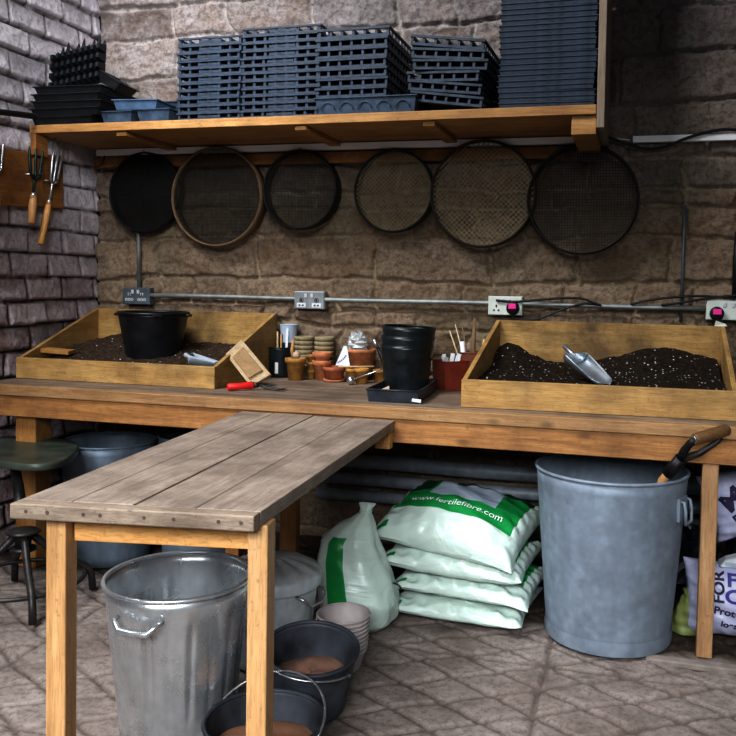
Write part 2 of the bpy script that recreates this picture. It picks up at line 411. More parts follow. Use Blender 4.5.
# ------------------------------------------------------------------ setting
def make_walls():
    rng = np.random.default_rng(11)
    # back wall : coursed rubble, plane y = 0
    nx, nz = 620, 460
    X, Z = np.meshgrid(np.linspace(0.0, 3.9, nx), np.linspace(0, 2.9, nz), indexing='ij')
    x = X.ravel(); z = Z.ravel()
    wx = x + .030 * fbm(x * 6, z * 6, 3) + .05 * fbm(x * 1.5, z * 9, 8, 2); wz = z + .022 * fbm(x * 5, z * 5, 9) + .045 * fbm(x * 1.1, z * 1.1, 21, 2)
    edges = [-.1]
    while edges[-1] < 3.1: edges.append(edges[-1] + rng.choice([.075, .11, .13, .16, .19]))
    edges = np.array(edges); ci = np.clip(np.searchsorted(edges, wz) - 1, 0, len(edges) - 2)
    dz = np.minimum(wz - edges[ci], edges[ci + 1] - wz)
    dx = np.zeros_like(x); rid = np.zeros_like(x)
    for c in range(len(edges) - 1):
        m = ci == c
        if not m.any(): continue
        hgt = edges[c + 1] - edges[c]
        j = [-.6 + rng.uniform(0, .3)]
        while j[-1] < 4.5: j.append(j[-1] + rng.uniform(1.2, 3.2) * max(hgt, .11))
        j = np.array(j); k = np.clip(np.searchsorted(j, wx[m]) - 1, 0, len(j) - 2)
        dx[m] = np.minimum(wx[m] - j[k], j[k + 1] - wx[m]); r = rng.uniform(0, 1, len(j)); rid[m] = r[k]
    d = np.minimum(dx, dz) + .011 * fbm(x * 15, z * 15, 5) - .003
    body = sstep(-.001, .012, d)
    h = body * (.016 + .014 * rid) + .018 * fbm(x * 7, z * 9, 31) + .010 * fbm(x * 26, z * 34, 41, 3)
    y = -h + .022
    y = np.where(x < 1e-6, .03, y)
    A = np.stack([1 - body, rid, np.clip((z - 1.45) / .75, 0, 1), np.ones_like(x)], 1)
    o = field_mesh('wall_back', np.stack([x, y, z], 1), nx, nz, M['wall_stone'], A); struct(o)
    # left wall : old bricks, plane x = 0
    ny, nz = 330, 330
    Y, Z = np.meshgrid(np.linspace(.03, -2.3, ny), np.linspace(0, 2.9, nz), indexing='ij')
    y = Y.ravel(); z = Z.ravel()
    ch = .108; wz = z + .010 * fbm(y * 4, z * 4, 51) + .012 * fbm(y * 1.2, z * .8, 55, 2)
    ci = np.floor(wz / ch).astype(int); fz = wz / ch - ci
    wy = y + .010 * fbm(y * 8, z * 8, 57); L = .235
    off = np.where(ci % 2 == 0, 0, .5) + .25 * (_h(ci, ci * 0, 5) - .5)
    bi = np.floor(wy / L + off).astype(int); fy = wy / L + off - bi
    rid = _h(bi, ci, 77); rid2 = _h(bi, ci, 99)
    dd = np.minimum(np.minimum(fy, 1 - fy) * L, np.minimum(fz, 1 - fz) * ch) + .004 * fbm(y * 22, z * 22, 61)
    body = sstep(.001, .009, dd)
    h = body * (.014 + .014 * rid2 + .022 * (.6 - fz) * (rid + .3)) + .007 * fbm(y * 12, z * 12, 63) + .004 * fbm(y * 40, z * 40, 66, 3)
    xx = h - .030
    A = np.stack([1 - body, rid, np.clip((z - 1.1) / .6, 0, 1) * .6 + .36, np.ones_like(y)], 1)
    o = field_mesh('wall_left', np.stack([xx, y, z], 1), ny, nz, M['wall_brick'], A); struct(o)
    # floor : diamond grooved stable pavers, beaten earth under the bench
    nx, ny = 430, 390
    X, Y = np.meshgrid(np.linspace(-.02, 3.9, nx), np.linspace(-3.3, .02, ny), indexing='ij')
    x = X.ravel(); y = Y.ravel()
    wx = x + .014 * fbm(x * 5, y * 5, 71); wy = y + .014 * fbm(x * 5, y * 5, 73)
    a = math.radians(31); P = .135
    u = ((wx - 2.353) * math.sin(a) + (wy + .999) * math.cos(a)) / P
    v = ((wx - 2.353) * math.sin(-a) + (wy + .999) * math.cos(a)) / P
    du = np.abs(u - np.round(u)) * P; dv = np.abs(v - np.round(v)) * P
    jx = (wx - 2.353) / .80; jy = (wy + .999) / .78
    dj = np.minimum(np.abs(jx - np.round(jx)) * .8, np.abs(jy - np.round(jy)) * .78)
    g = (1 - sstep(.003, .011, np.minimum(du, dv))) * sstep(-.7, -.1, fbm(x * 3.5, y * 3.5, 75)); g = np.maximum(g, 1 - sstep(.003, .011, dj))
    edge = -.80 + .05 * fbm(x * 3, y * 3, 81) + np.where(x > 2.6, -.0, 0.12)
    dirt = sstep(-.06, .04, y - edge)
    scat = sstep(.25, .6, fbm(x * 5, y * 5, 85)) * sstep(-1.15, -.85, y) * .7
    dirt = np.maximum(dirt, scat)
    h = -.011 * g + .008 * fbm(x * 9, y * 9, 87) + .004 * fbm(x * 30, y * 30, 88, 3) + dirt * (.004 + .010 * fbm(x * 20, y * 20, 89)) - .004
    h = np.minimum(h, .008)
    A = np.stack([g * .85, dirt, u * 0, np.ones_like(x)], 1)
    o = field_mesh('floor', np.stack([x, y, h], 1), nx, ny, M['floor'], A); struct(o)
make_walls()
k = MB().bb(2.66, 3.85, -.885, -.845, -.01, .010).build('trim_1', plain('kerb_stone', (.22, .185, .165), .9, bump=.4), bevel=.004); struct(k)

# heating pipes along the foot of the wall (fixed services)
for zc, r, x0, lab in ((.385, .032, 1.30, 'topmost'), (.303, .027, 1.22, 'middle'), (.228, .025, 1.22, 'lowest')):
    m = MB().tube([(x0 + (3.8 - x0) * i / 8, -.075, zc + .003 * math.sin(i * 2)) for i in range(9)], r, 16)
    o = m.build('heating_pipe', M['pipe']); tag(o, lab + ' of the three grey pipes running along the wall under the bench', 'pipe', 'heating pipes under the bench')

# ------------------------------------------------------------------ bench
ZB = .753
bench = thing('potting_bench', 'long fixed wooden potting bench against the stone wall with dusty brown top', 'bench', (1.8, -.4, 0))
BX0, BX1 = .03, 3.8
for i in range(4):
    y0 = -.765 + i * .185
    MB().bb(BX0, BX1, y0, y0 + .182, ZB - .040, ZB).build('top_board', M['bench'], bench, .002)
MB().bb(BX0, BX1, -.805, -.767, ZB - .042, ZB - .001).build('front_edge_board', M['fascia'], bench, .003)
MB().bb(BX0 + .02, BX1, -.796, -.755, ZB - .126, ZB - .043).build('front_rail', M['rail'], bench, .003)
MB().bb(.165, .262, -.754, -.66, 0, ZB - .041).build('leg', M['leg_l'], bench, .004)
m = MB(); m.hull([(2.818, -.806, 0), (2.866, -.806, 0), (2.866, -.757, 0), (2.818, -.757, 0)], [(2.822, -.79, .627), (2.872, -.79, .627), (2.872, -.745, .627), (2.822, -.745, .627)])
m.build('leg', M['leg_r'], bench, .003)
for x in (1.5, 3.6): MB().bb(x, x + .06, -.12, -.05, 0, ZB - .041).build('leg', M['leg_l'], bench, .003) if x > 2 else None

# ------------------------------------------------------------------ table
table = thing('work_table', 'work table with grey plank top and orange pine legs jutting from the bench', 'table', (1.55, -1.45, 0))
FL, FR, BL, BR = Vector((1.32, -2.127)), Vector((1.854, -2.053)), Vector((1.205, -.812)), Vector((1.794, -.812))
fr = [0, .22, .48, .735, 1.0]; ZT = .708
EB = .030   # cross board closing the front end
for i in range(4):
    a, b = fr[i] + (.0026 if i else 0), fr[i + 1] - (.0026 if i < 3 else 0)
    f0, f1 = FL.lerp(FR, a), FL.lerp(FR, b); b0, b1 = BL.lerp(BR, a), BL.lerp(BR, b)
    p = [f0.lerp(b0, EB), f1.lerp(b1, EB), b1, b0]; dz = (0, .001, -.0008, .0005)[i]
    MB().hull([(q.x, q.y, ZT - .032) for q in p], [(q.x, q.y, ZT + dz) for q in p]).build('plank', M['table'], table, .0025)
p = [FL, FR, FR.lerp(BR, EB - .0004), FL.lerp(BL, EB - .0004)]
end_board = MB().hull([(q.x, q.y, ZT - .033) for q in p], [(q.x, q.y, ZT + .0004) for q in p]).build('end_board', M['table_x'], table, .003)
ang = math.atan2(FR.y - FL.y, FR.x - FL.x)
def on_table(t, back):   # point a fraction t along the front edge, `back` metres inwards
    q = FL.lerp(FR, t); return (q.x - math.sin(ang) * back, q.y + math.cos(ang) * back)
def post(cx, cy, z0, z1, w, d, mat, name='leg'):
    m = MB(); m.box((cx, cy, (z0 + z1) / 2), (w, d, z1 - z0), (0, 0, ang)); m.build(name, mat, table, .003)
ZL = ZT - .033
lx1, ly1 = 1.390, -2.048; lx2, ly2 = 1.836, -1.975
post(lx1, ly1, 0, ZL, .046, .05, M['pine_z']); post(lx2, ly2, 0, ZL, .044, .060, M['pine_z'])
post(1.44, -.90, 0, ZL, .06, .05, M['leg_l']); post(1.24, -.93, 0, ZL, .05, .05, M['leg_l'])
c = Vector(((lx1 + lx2) / 2, (ly1 + ly2) / 2 + .012)); L = math.hypot(lx2 - lx1, ly2 - ly1) - .052
aa = math.atan2(ly2 - ly1, lx2 - lx1)
MB().box((c.x, c.y, ZL - .032), (L, .022, .062), (0, 0, aa)).build('front_apron', M['apron'], table, .002)
MB().bb(1.735, 1.788, -.852, -.814, ZL - .062, ZL - .002).build('end_cleat', M['apron'], table, .002)
for t in (.07, .16, .31, .38, .56, .68, .86, .95):
    q = FL.lerp(FR, t); MB().cyl((q.x, q.y + .002, ZT - .015), (q.x + .0003, q.y - .0008, ZT - .015), .0042, seg=10).build('screw_head', M['nail'], end_board)

# ------------------------------------------------------------------ shelf
ZS = 1.85
shelf = thing('wall_shelf', 'long pine wall shelf above the sieves carrying stacks of black plastic trays', 'shelf', (1.2, -.25, ZS))
MB().bb(.02, 2.444, -.50, -.02, ZS - .035, ZS).build('shelf_board', M['shelf'], shelf, .002)
MB().bb(2.446, 2.474, -.505, -.02, ZS - .085, ZS + 1.0).build('end_panel', M['panel'], shelf, .002)
MB().bb(2.355, 2.445, -.485, -.03, ZS - .105, ZS - .036).build('bracket', M['shelf'], shelf, .003)
for x in (.44, 1.26, 1.79): MB().bb(x, x + .048, -.480, -.03, ZS - .055, ZS - .036).build('batten', M['shelf'], shelf, .002)
MB().bb(.028, .055, -.505, -.425, ZS - .13, ZS - .036).build('bracket', M['rack'], shelf, .003)
MB().bb(.015, 2.3, -.052, -.02, ZS - .125, ZS - .075).build('wall_batten', M['rack'], shelf, .003)

# ------------------------------------------------------------------ plastic carry crates on the shelf
def lattice_wall(m, x0, x1, y, z0, z1, n, th, axis=0, M_=None):
    """windowed wall: bottom rail, posts"""
    w = x1 - x0; pw = w * .035
    def b(a0, a1, c0, c1):
        if axis == 0: m.bb(a0, a1, y - th / 2, y + th / 2, c0, c1)
        else: m.bb(y - th / 2, y + th / 2, a0, a1, c0, c1)
    b(x0, x1, z0, z0 + (z1 - z0) * .34)
    for i in range(n + 1):
        xc = x0 + pw / 2 + (w - pw) * i / n
        b(xc - pw / 2, xc + pw / 2, z0 + (z1 - z0) * .34, z1)
def crate(name, label, w, d, h, n, mat, group, loc, nd=8, solid_mid=False):
    t = thing(name, label, 'tray', loc, group)
    X0, X1, Y0, Y1 = loc[0] - w / 2, loc[0] + w / 2, loc[1] - d / 2, loc[1] + d / 2; z = loc[2]
    m = MB(); e = .004; rz0, rz1 = z + h - h * .24, z + h
    for (a, b, c, dd) in ((X0 - e, X1 + e, Y0 - e, Y0 + .005), (X0 - e, X1 + e, Y1 - .005, Y1 + e)): m.bb(a, b, c, dd, rz0, rz1)
    for (a, b, c, dd) in ((X0 - e, X0 + .005, Y0 + .005, Y1 - .005), (X1 - .005, X1 + e, Y0 + .005, Y1 - .005)): m.bb(a, b, c, dd, rz0, rz1)
    m.build('rim', mat, t)
    m = MB()
    lattice_wall(m, X0, X1, Y0 + .003, z, rz0, n, .004); lattice_wall(m, X0, X1, Y1 - .003, z, rz0, n, .004)
    lattice_wall(m, Y0 + .006, Y1 - .006, X0 + .003, z, rz0, nd, .004, 1); lattice_wall(m, Y0 + .006, Y1 - .006, X1 - .003, z, rz0, nd, .004, 1)
    if solid_mid:
        m.bb(X0 + w * .34, X0 + w * .68, Y0 + .0015, Y0 + .0045, z + h * .3, z + h * .62)
    m.build('side_lattice', mat, t)
    m = MB(); m.bb(X0 + .0055, X1 - .0055, Y0 + .0055, Y1 - .0055, z + h * .05, z + h * .12)  # base closed with a solid plate to block light from above
    for i in range(1, n): xc = X0 + w * i / n; m.bb(xc - .002, xc + .002, Y0 + .006, Y1 - .006, z + h * .12, z + h * (.9 if not solid_mid else .75))
    for i in range(1, nd, 2): yc = Y0 + d * i / nd; m.bb(X0 + .006, X1 - .006, yc - .002, yc + .002, z + h * .12, z + h * .7)
    m.build('blocking_base', mat, t)
    return t
def stack(first, x, y, z, n, pitch, place, jit=.004, rotz=0.0, lean=(0, 0)):
    out = [first]
    for i in range(n):
        loc = (x + random.uniform(-jit, jit) + lean[0] * i, y + random.uniform(-jit, jit) + lean[1] * i, z + i * pitch)
        rot = (0, 0, rotz + random.uniform(-.012, .012))
        if i == 0 and first.get('used') is None:
            o = first; o.location = loc; o.rotation_euler = rot; o['used'] = 1
        else: o = dup(first, loc, rot, '')
        pos = 'bottom' if i == 0 else 'topmost' if i == n - 1 else ORD[i + 1] + ' from the bottom'
        o['label'] = place % pos
        if i: out.append(o)
    return out
CY = -.285
G1 = 'black lattice carry trays in the stacks on the shelf'
ca = crate('carry_tray', '', .282, .385, .0303, 6, M['plastic'], G1, (0, 0, 0), solid_mid=True)
stack(ca, .876, CY, ZS + .0005, 11, .0308, 'blue-black lattice carry tray, %s in the leftmost tall stack on the shelf')
cb = crate('carry_tray', '', .335, .385, .0298, 7, M['plastic'], G1, (0, 0, 0), solid_mid=True)
stack(cb, 1.192, CY, ZS + .0005, 12, .0303, 'blue-black lattice carry tray, %s in the second tall stack from the left')
# third stack: broad solid tray underneath, seven lattice trays on top
def solid_tray(name, label, w, d, h, loc, mat, group, cat='tray', arches=0, cells=0, f=.010, e=.006):
    t = thing(name, label, cat, loc, group)
    X, Y, z = loc
    m = MB()
    def ring(w_, d_, zz): return [(X - w_ / 2, Y - d_ / 2, zz), (X + w_ / 2, Y - d_ / 2, zz), (X + w_ / 2, Y + d_ / 2, zz), (X - w_ / 2, Y + d_ / 2, zz)]
    o0 = ring(w - 2 * f, d - 2 * f, z); o1 = ring(w, d, z + h); i1 = ring(w - .005, d - .005, z + h); i0 = ring(w - 2 * f - .005, d - 2 * f - .005, z + .003)
    vs = o0 + o1 + i1 + i0; fs = [(3, 2, 1, 0), (12, 13, 14, 15)]
    for a, b in ((0, 4), (4, 8), (8, 12)):
        fs += [(a + i, a + (i + 1) % 4, b + (i + 1) % 4, b + i) for i in range(4)]
    m.add(vs, fs)
    for i in range(arches):
        xc = X - w / 2 + w * (i + .7) / (arches + .4); hw = w / arches * .36
        pts = [(xc - hw + 2 * hw * k / 8, Y - d / 2 + .001 - .0012, z + h * .3 + h * .42 * math.sin(PI * k / 8) ** .5) for k in range(9)]
        m.tube(pts, .0022, 6)
    m.build('tray_body', mat, t)
    m = MB(); z0, z1 = z + h - .003, z + h + .001
    m.bb(X - w / 2 - e, X + w / 2 + e, Y - d / 2 - e, Y - d / 2 + .001, z0, z1); m.bb(X - w / 2 - e, X + w / 2 + e, Y + d / 2 - .001, Y + d / 2 + e, z0, z1)
    m.bb(X - w / 2 - e, X - w / 2 + .001, Y - d / 2, Y + d / 2, z0, z1); m.bb(X + w / 2 - .001, X + w / 2 + e, Y - d / 2, Y + d / 2, z0, z1)
    m.build('rim', mat, t)
    if cells:
        m = MB(); nx, ny = cells
        for i in range(1, nx): xc = X - w / 2 + w * i / nx; m.bb(xc - .0015, xc + .0015, Y - d / 2 + .008, Y + d / 2 - .008, z + .004, z + h)
        for i in range(1, ny): yc = Y - d / 2 + d * i / ny; m.bb(X - w / 2 + .008, X + w / 2 - .008, yc - .0015, yc + .0015, z + .004, z + h)
        m.build('cell_dividers', mat, t)
    return t
solid_tray('seed_tray', 'wide slate-blue tray with arched sides lying under the third stack of carry trays', .415, .40, .066, (1.555, -.285, ZS + .0005), M['plastic_b'], None, arches=5)
cc = crate('carry_tray', '', .292, .385, .0375, 6, M['plastic'], G1, (0, 0, 0))
stack(cc, 1.492, CY, ZS + .069, 7, .0385, 'blue-black lattice carry tray, %s of the seven on the arched tray', .004, .0, (.0012, 0))
# fourth stack, skewed and sagging to the right
cd = crate('carry_tray', '', .29, .36, .039, 6, M['plastic'], G1, (0, 0, 0))
specs = [(1.895, -.30, ZS + .027, .15, .1), (1.880, -.30, ZS + .072, .12, .06), (1.885, -.295, ZS + .115, .06, .13), (1.895, -.30, ZS + .157, .055, .02), (1.890, -.295, ZS + .199, .10, .06), (1.880, -.295, ZS + .243, .13, .02)]
for i, (x, y, z, ry, rz) in enumerate(specs):
    o = cd if i == 0 else dup(cd, (0, 0, 0), (0, 0, 0), '')
    o.location = (x, y, z); o.rotation_euler = (0, ry, -rz)
    pos = 'bottom' if i == 0 else 'topmost' if i == 5 else ORD[i + 1] + ' from the bottom'
    o['label'] = 'black lattice carry tray, %s of the crooked leaning stack' % pos
# fifth, tallest stack: nested plain seed trays
se = solid_tray('seed_tray', '', .352, .40, .0192, (0, 0, 0), M['plastic'], 'nested seed trays in the tallest stack', f=.002, e=.0028)
st = stack(se, 2.258, -.285, ZS + .0005, 23, .0205, 'plain black seed tray, %s in the tallest stack beside the end panel', .004, 0, (.0004, 0))
for o in st: o.rotation_euler.y += random.uniform(-.006, .006)
# pile at the left end
pk = M['plastic_k']
def one_tray(label, w, d, h, loc, mat, rot=(0, 0, 0), cells=0, name='seed_tray', group=None):
    t = solid_tray(name, label, w, d, h, (0, 0, 0), mat, group, cells=cells); t.location = loc; t.rotation_euler = rot; return t
one_tray('low black seed tray lying at the left end of the shelf under the black pile', .30, .30, .032, (.185, -.355, ZS + .0005), pk)
for i in range(4):
    one_tray('black seed tray, %s of four in the dark pile at the shelf end' % ('lowest', 'second lowest', 'second highest', 'highest')[i],
             .335 - .004 * i, .34, .030, (.205 + .003 * i, -.345, ZS + .036 + i * .031), pk, (0, 0, .05 * (i % 2)), group='black trays in the pile at the left end')
# upright cell tray with saw-tooth edges
t = thing('cell_tray', 'black cell tray propped upright with jagged edges on top of the dark pile', 'tray', (.17, -.33, ZS + .165))
m = MB(); nx, ny = 9, 4
def tr(u, v, w): # u across, v up, w out
    return Vector((.165 + u - .14 * v, -.36 + w + .30 * v, ZS + .163 + v * 1.45 + .16 * (u + .13)))
for i in range(nx):
    for j in range(ny):
        u0 = -.135 + i * .030; v0 = .004 + j * .030; c = [(u0, v0), (u0 + .027, v0), (u0 + .027, v0 + .028), (u0, v0 + .028)]
        ce = (u0 + .013, v0 + .014)
        lo = [tr(a, b, 0) for a, b in c]; hi = [tr(ce[0] + (a - ce[0]) * .5, ce[1] + (b - ce[1]) * .5 + .006, -.045) for a, b in c]
        m.add(lo + hi, [(4, 5, 6, 7), (0, 1, 5, 4), (1, 2, 6, 5), (2, 3, 7, 6), (3, 0, 4, 7)])
m.build('cells', pk, t)
m = MB()
for i in range(10):
    u0 = -.138 + i * .0272; k = .018 + .012 * ((i * 7) % 3)
    m.add([tr(u0, .120, .002), tr(u0 + .025, .120, .002), tr(u0 + .016, .120 + k, .004), tr(u0, .120, -.006), tr(u0 + .025, .120, -.006), tr(u0 + .016, .120 + k, -.004)], [(0, 1, 2), (3, 5, 4), (0, 2, 5, 3), (1, 4, 5, 2), (0, 3, 4, 1)])
m.build('torn_edge', pk, t)
one_tray('small black cell tray tipped on its side at the right of the dark pile', .10, .16, .045, (.350, -.36, ZS + .172), pk, (0, .55, .1), cells=(2, 3))
pb = M['plastic_b']
one_tray('slate-blue half tray on the shelf board just right of the dark pile', .15, .22, .05, (.358 + .08, -.37, ZS + .0005), pb, cells=(3, 4))
one_tray('slate-blue half tray standing on the shelf beside the first tall stack', .155, .24, .05, (.625, -.375, ZS + .0005), pb, cells=(3, 4))
one_tray('bright slate-blue cell tray bridging the two half trays on the shelf', .205, .16, .040, (.525, -.40, ZS + .056), M['plastic_lb'], (0, .02, .04), cells=(2, 3))
one_tray('dark open tray raised behind the slate-blue cell tray', .19, .16, .045, (.615, -.15, ZS + .095), M['plastic'], (0, 0, 0))
one_tray('plain dark tray at the back of the shelf under the raised open tray', .20, .16, .085, (.615, -.15, ZS + .0005), M['plastic_k'])

# ------------------------------------------------------------------ riddles (sieves) hanging under the shelf
def sieve(label, x, z, r, depth, hoop, wire, pitch, wr, diag=False, name='garden_sieve'):
    y1 = -.028; y0 = y1 - depth
    t = thing(name, label, 'sieve', (x, y1, z), 'garden sieves hanging on the wall')
    Mx = Matrix.Translation((x, y1, z)) @ Matrix.Rotation(PI / 2, 4, 'X')
    th = .007
    MB().lathe([(r, 0), (r, depth), (r - .003, depth + .002), (r - th, depth), (r - th, 0)], (0, 0, 0), 72, Mx, close=True).build('hoop', hoop, t)
    MB().lathe([(r + .001, depth * .72), (r + .004, depth * .78), (r + .004, depth * .88), (r + .001, depth * .94)], (0, 0, 0), 72, Mx).build('band', hoop, t)
    m = MB(); rr = r - th; zz = depth * .80; n = int(2 * rr / pitch)
    for k in range(n + 1):
        o = -rr + (2 * rr) * (k + .5) / (n + 1); hl = math.sqrt(max(0, rr * rr - o * o))
        for s in (0, 1):
            a = (PI / 4 if diag else 0) + s * PI / 2
            ca_, sa_ = math.cos(a), math.sin(a); zz2 = zz + s * wr * 1.2
            # flat ribbon-like wire with a small square section
            p = [Vector((o * ca_ - q * sa_, o * sa_ + q * ca_, zz2)) for q in (-hl, hl)]
            nrm = Vector((ca_, sa_, 0)) * wr; up = Vector((0, 0, wr))
            vs = [p[0] - nrm - up, p[0] + nrm - up, p[0] + nrm + up, p[0] - nrm + up, p[1] - nrm - up, p[1] + nrm - up, p[1] + nrm + up, p[1] - nrm + up]
            m.add(vs, [(0, 1, 5, 4), (1, 2, 6, 5), (2, 3, 7, 6), (3, 0, 4, 7)], False, Mx)
    m.build('wire_mesh', wire, t, fix=False)
    m = MB().cyl((x, -.004, z + r + .002), (x, y0 - .004, z + r + .006), .0025, seg=8); m.build('hanging_nail', M['darksteel'], t)
    return t
sieve('small black sieve with near-solid mesh, leftmost on the wall', .316, 1.600, .190, .055, M['hoop_k'], M['wire_k'], .0058, .0012)
sieve('large wooden-rimmed sieve with fine brown mesh, second from the left', .703, 1.575, .230, .07, M['hoop_l'], M['wire_d'], .0065, .0008)
sieve('black-rimmed fine sieve, third from the left', 1.120, 1.602, .178, .07, M['hoop_k'], M['wire_d'], .0070, .0007)
sieve('small dark green rimmed sieve with pale open wire mesh, fourth from the left', 1.560, 1.592, .180, .065, M['hoop_g'], M['wire'], .0140, .0009, True)
sieve('big bronze-rimmed sieve with coarse wire mesh, fifth from the left', 1.958, 1.575, .226, .075, M['hoop_b'], M['wire'], .0160, .0012, True)
sieve('big black-rimmed sieve in the shade, rightmost on the wall', 2.376, 1.546, .224, .085, M['hoop_k'], M['wire_d'], .0120, .0009)

# ------------------------------------------------------------------ trunking, conduits, sockets, cables
o = MB().bb(.05, 2.335, -.078, -.053, 1.781, 1.810).build('cable_trunking', M['trunk'], bevel=.002); tag(o, 'long white cable trunking on the wall just under the shelf', 'trunking')
o = MB().bb(2.57, 3.6, -.035, -.012, 1.785, 1.812).build('cable_trunking', M['trunk'], bevel=.002); tag(o, 'short white trunking on the bare wall right of the shelf', 'trunking')
t = thing('cable_clip', 'small white cable clip at the foot of the shelf end panel', 'clip', (2.45, -.04, 1.81))
MB().bb(2.446, 2.458, -.045, -.012, 1.795, 1.835).build('clip_body', M['trunk'], t, .001); MB().cyl((2.458, -.03, 1.808), (2.56, -.025, 1.797), .003, seg=8).build('white_lead', M['trunk'], t)
def cable(label, pts, r=.005):
    # smooth through points (Catmull-Rom)
    P = [Vector(p) for p in pts]; out = []
    for i in range(len(P) - 1):
        a, b, c_, d = P[max(i - 1, 0)], P[i], P[i + 1], P[min(i + 2, len(P) - 1)]
        for k in range(8):
            s = k / 8
            out.append(.5 * ((2 * b) + (-a + c_) * s + (2 * a - 5 * b + 4 * c_ - d) * s * s + (-a + 3 * b - 3 * c_ + d) * s ** 3))
    out.append(P[-1])
    return tag(MB().tube(out, r, 8).build('cable', M['cable']), label, 'cable')
cable('black cable drooping over the white trunking at the upper right', [(2.46, -.05, 1.815), (2.53, -.045, 1.785), (2.62, -.04, 1.758), (2.70, -.04, 1.765), (2.78, -.045, 1.795), (2.86, -.045, 1.818), (2.95, -.045, 1.825), (3.1, -.045, 1.80)], .006)
cable('thin white flex hooking down from the left end of the trunking', [(.09, -.066, 1.781), (.088, -.07, 1.76), (.07, -.072, 1.735), (.035, -.075, 1.722)], .003)
ZC = 1.098
o = MB().tube([(.33 + (2.88 - .33) * i / 12, -.035, ZC + .010 + .0015 * math.sin(i)) for i in range(13)], .0105, 12).build('electrical_conduit', M['conduit']); tag(o, 'long grey metal conduit running along the wall linking the sockets', 'conduit')
o = MB().tube([(.254, -.03, 1.66), (.256, -.03, 1.4), (.262, -.03, 1.142)], .0105, 12).build('electrical_conduit', M['conduit']); tag(o, 'short upright metal conduit rising from the leftmost socket to the sieve', 'conduit')
o = MB().tube([(2.785, -.012, 1.53), (2.782, -.012, 1.3), (2.780, -.012, 1.05)], .007, 10).build('electrical_conduit', M['sock_d']); tag(o, 'thin dark upright pipe on the wall right of the last sieve', 'pipe')
o = MB().tube([(2.99, -.03, 1.42), (2.985, -.03, 1.3), (2.985, -.03, 1.15)], .013, 10).build('electrical_conduit', M['cable']); tag(o, 'black upright cable tube above the rightmost socket', 'pipe')
def socket(label, x0, z0, mat, w=.148, h=.082, left=True, right=True, slot=None, sw=None):
    t = thing('double_socket', label, 'socket', (x0 + w / 2, -.01, z0), 'wall sockets')
    MB().bb(x0, x0 + w, -.046, -.006, z0, z0 + h).build('back_box', mat, t, .003)
    MB().bb(x0 + .002, x0 + w - .002, -.052, -.047, z0 + .002, z0 + h - .002).build('face_plate', mat, t, .002)
    fp = [c for c in t.children if c.name.startswith('face')][0]
    slot = slot or M['hole']
    for k, on in ((.25, left), (.75, right)):
        if not on: continue
        xc = x0 + w * k; m = MB()
        m.bb(xc - .003, xc + .003, -.0535, -.0521, z0 + h * .42, z0 + h * .55)
        m.bb(xc - .014, xc - .006, -.0535, -.0521, z0 + h * .22, z0 + h * .30); m.bb(xc + .006, xc + .014, -.0535, -.0521, z0 + h * .22, z0 + h * .30)
        m.build('pin_slots', slot, fp)
    for k in (.40, .60):
        MB().box((x0 + w * k, -.054, z0 + h * .76), (.012, .006, .018), (.2, 0, 0)).build('switch', sw or M['white'], fp, .001)
    return t
s = socket('dark grey metal double socket, leftmost on the wall above the soil tray', .182, 1.062, M['sock_d'], left=False, right=False)
for k in (.27, .73):
    xc = .182 + .148 * k; m = MB()
    for q in (-.016, 0, .016): m.lathe([(.004, 0), (.007, 0), (.007, .0012), (.004, .0012)], (0, 0, 0), 14, Matrix.Translation((xc + q, -.0521, 1.062 + .024)) @ Matrix.Rotation(PI / 2, 4, 'X'), close=True)
    m.tube([(xc - .006, -.053, 1.104), (xc - .006, -.053, 1.118), (xc + .006, -.053, 1.118), (xc + .006, -.053, 1.104)], .0015, 6)
    m.build('white_marking', M['white'], [c for c in s.children if c.name.startswith('face')][0])
s = socket('steel double socket in the middle of the wall above the flower pots', 1.082, 1.062, M['sock_m'], left=False, right=False)
for k in (.25, .75):
    xc = 1.082 + .148 * k
    MB().bb(xc - .022, xc + .022, -.0535, -.0521, 1.070, 1.090).build('pin_slots', M['white'], [c for c in s.children if c.name.startswith('face')][0])
    m = MB()
    for q in (-.012, .004): m.bb(xc + q, xc + q + .008, -.055, -.0536, 1.076, 1.083)
    m.bb(xc - .004, xc + .004, -.055, -.0521, 1.098, 1.108); m.lathe([(.009, 0), (.011, 0), (.011, .0012), (.009, .0012)], (0, 0, 0), 18, Matrix.Translation((xc, -.0521, 1.103)) @ Matrix.Rotation(PI / 2, 4, 'X'), close=True)
    m.build('slot_marking', M['hole'], [c for c in s.children if c.name.startswith('face')][0])
socket('white double socket with one pink-labelled plug above the right soil tray', 1.983, 1.058, M['sock_w'], right=False)
socket('white double socket at the right edge of the wall beside the soil tray', 2.875, 1.062, M['sock_w'], w=.17, left=False)
def plug(label, x, z):
    t = thing('mains_plug', label, 'plug', (x, -.054, z), 'black mains plugs')
    Mx = Matrix.Translation((x, -.0545, z)) @ Matrix.Rotation(PI / 2, 4, 'X')
    pb_ = MB().lathe([(0, 0), (.026, 0), (.027, .004), (.026, .024), (.022, .030), (0, .031)], (0, 0, 0), 24, Mx, fn=lambda r, z_, a: (r * (1.0 + .12 * max(0, -math.sin(a))), z_)).build('plug_body', M['cable'], t)
    MB().box((x, -.0872, z + .007), (.032, .002, .022)).build('pink_sticker', M['pink'], pb_, .0008, label='bright pink square sticker')
plug('black plug with pink sticker in the socket beside the conduit centre', 2.093, 1.092)
plug('black plug with pink sticker in the rightmost socket', 2.915, 1.090)
cable('black cable arching from the white socket along the conduit', [(2.02, -.062, 1.122), (2.10, -.062, 1.118), (2.2, -.06, 1.128), (2.3, -.055, 1.137), (2.38, -.055, 1.137), (2.43, -.055, 1.12), (2.45, -.045, 1.112)])
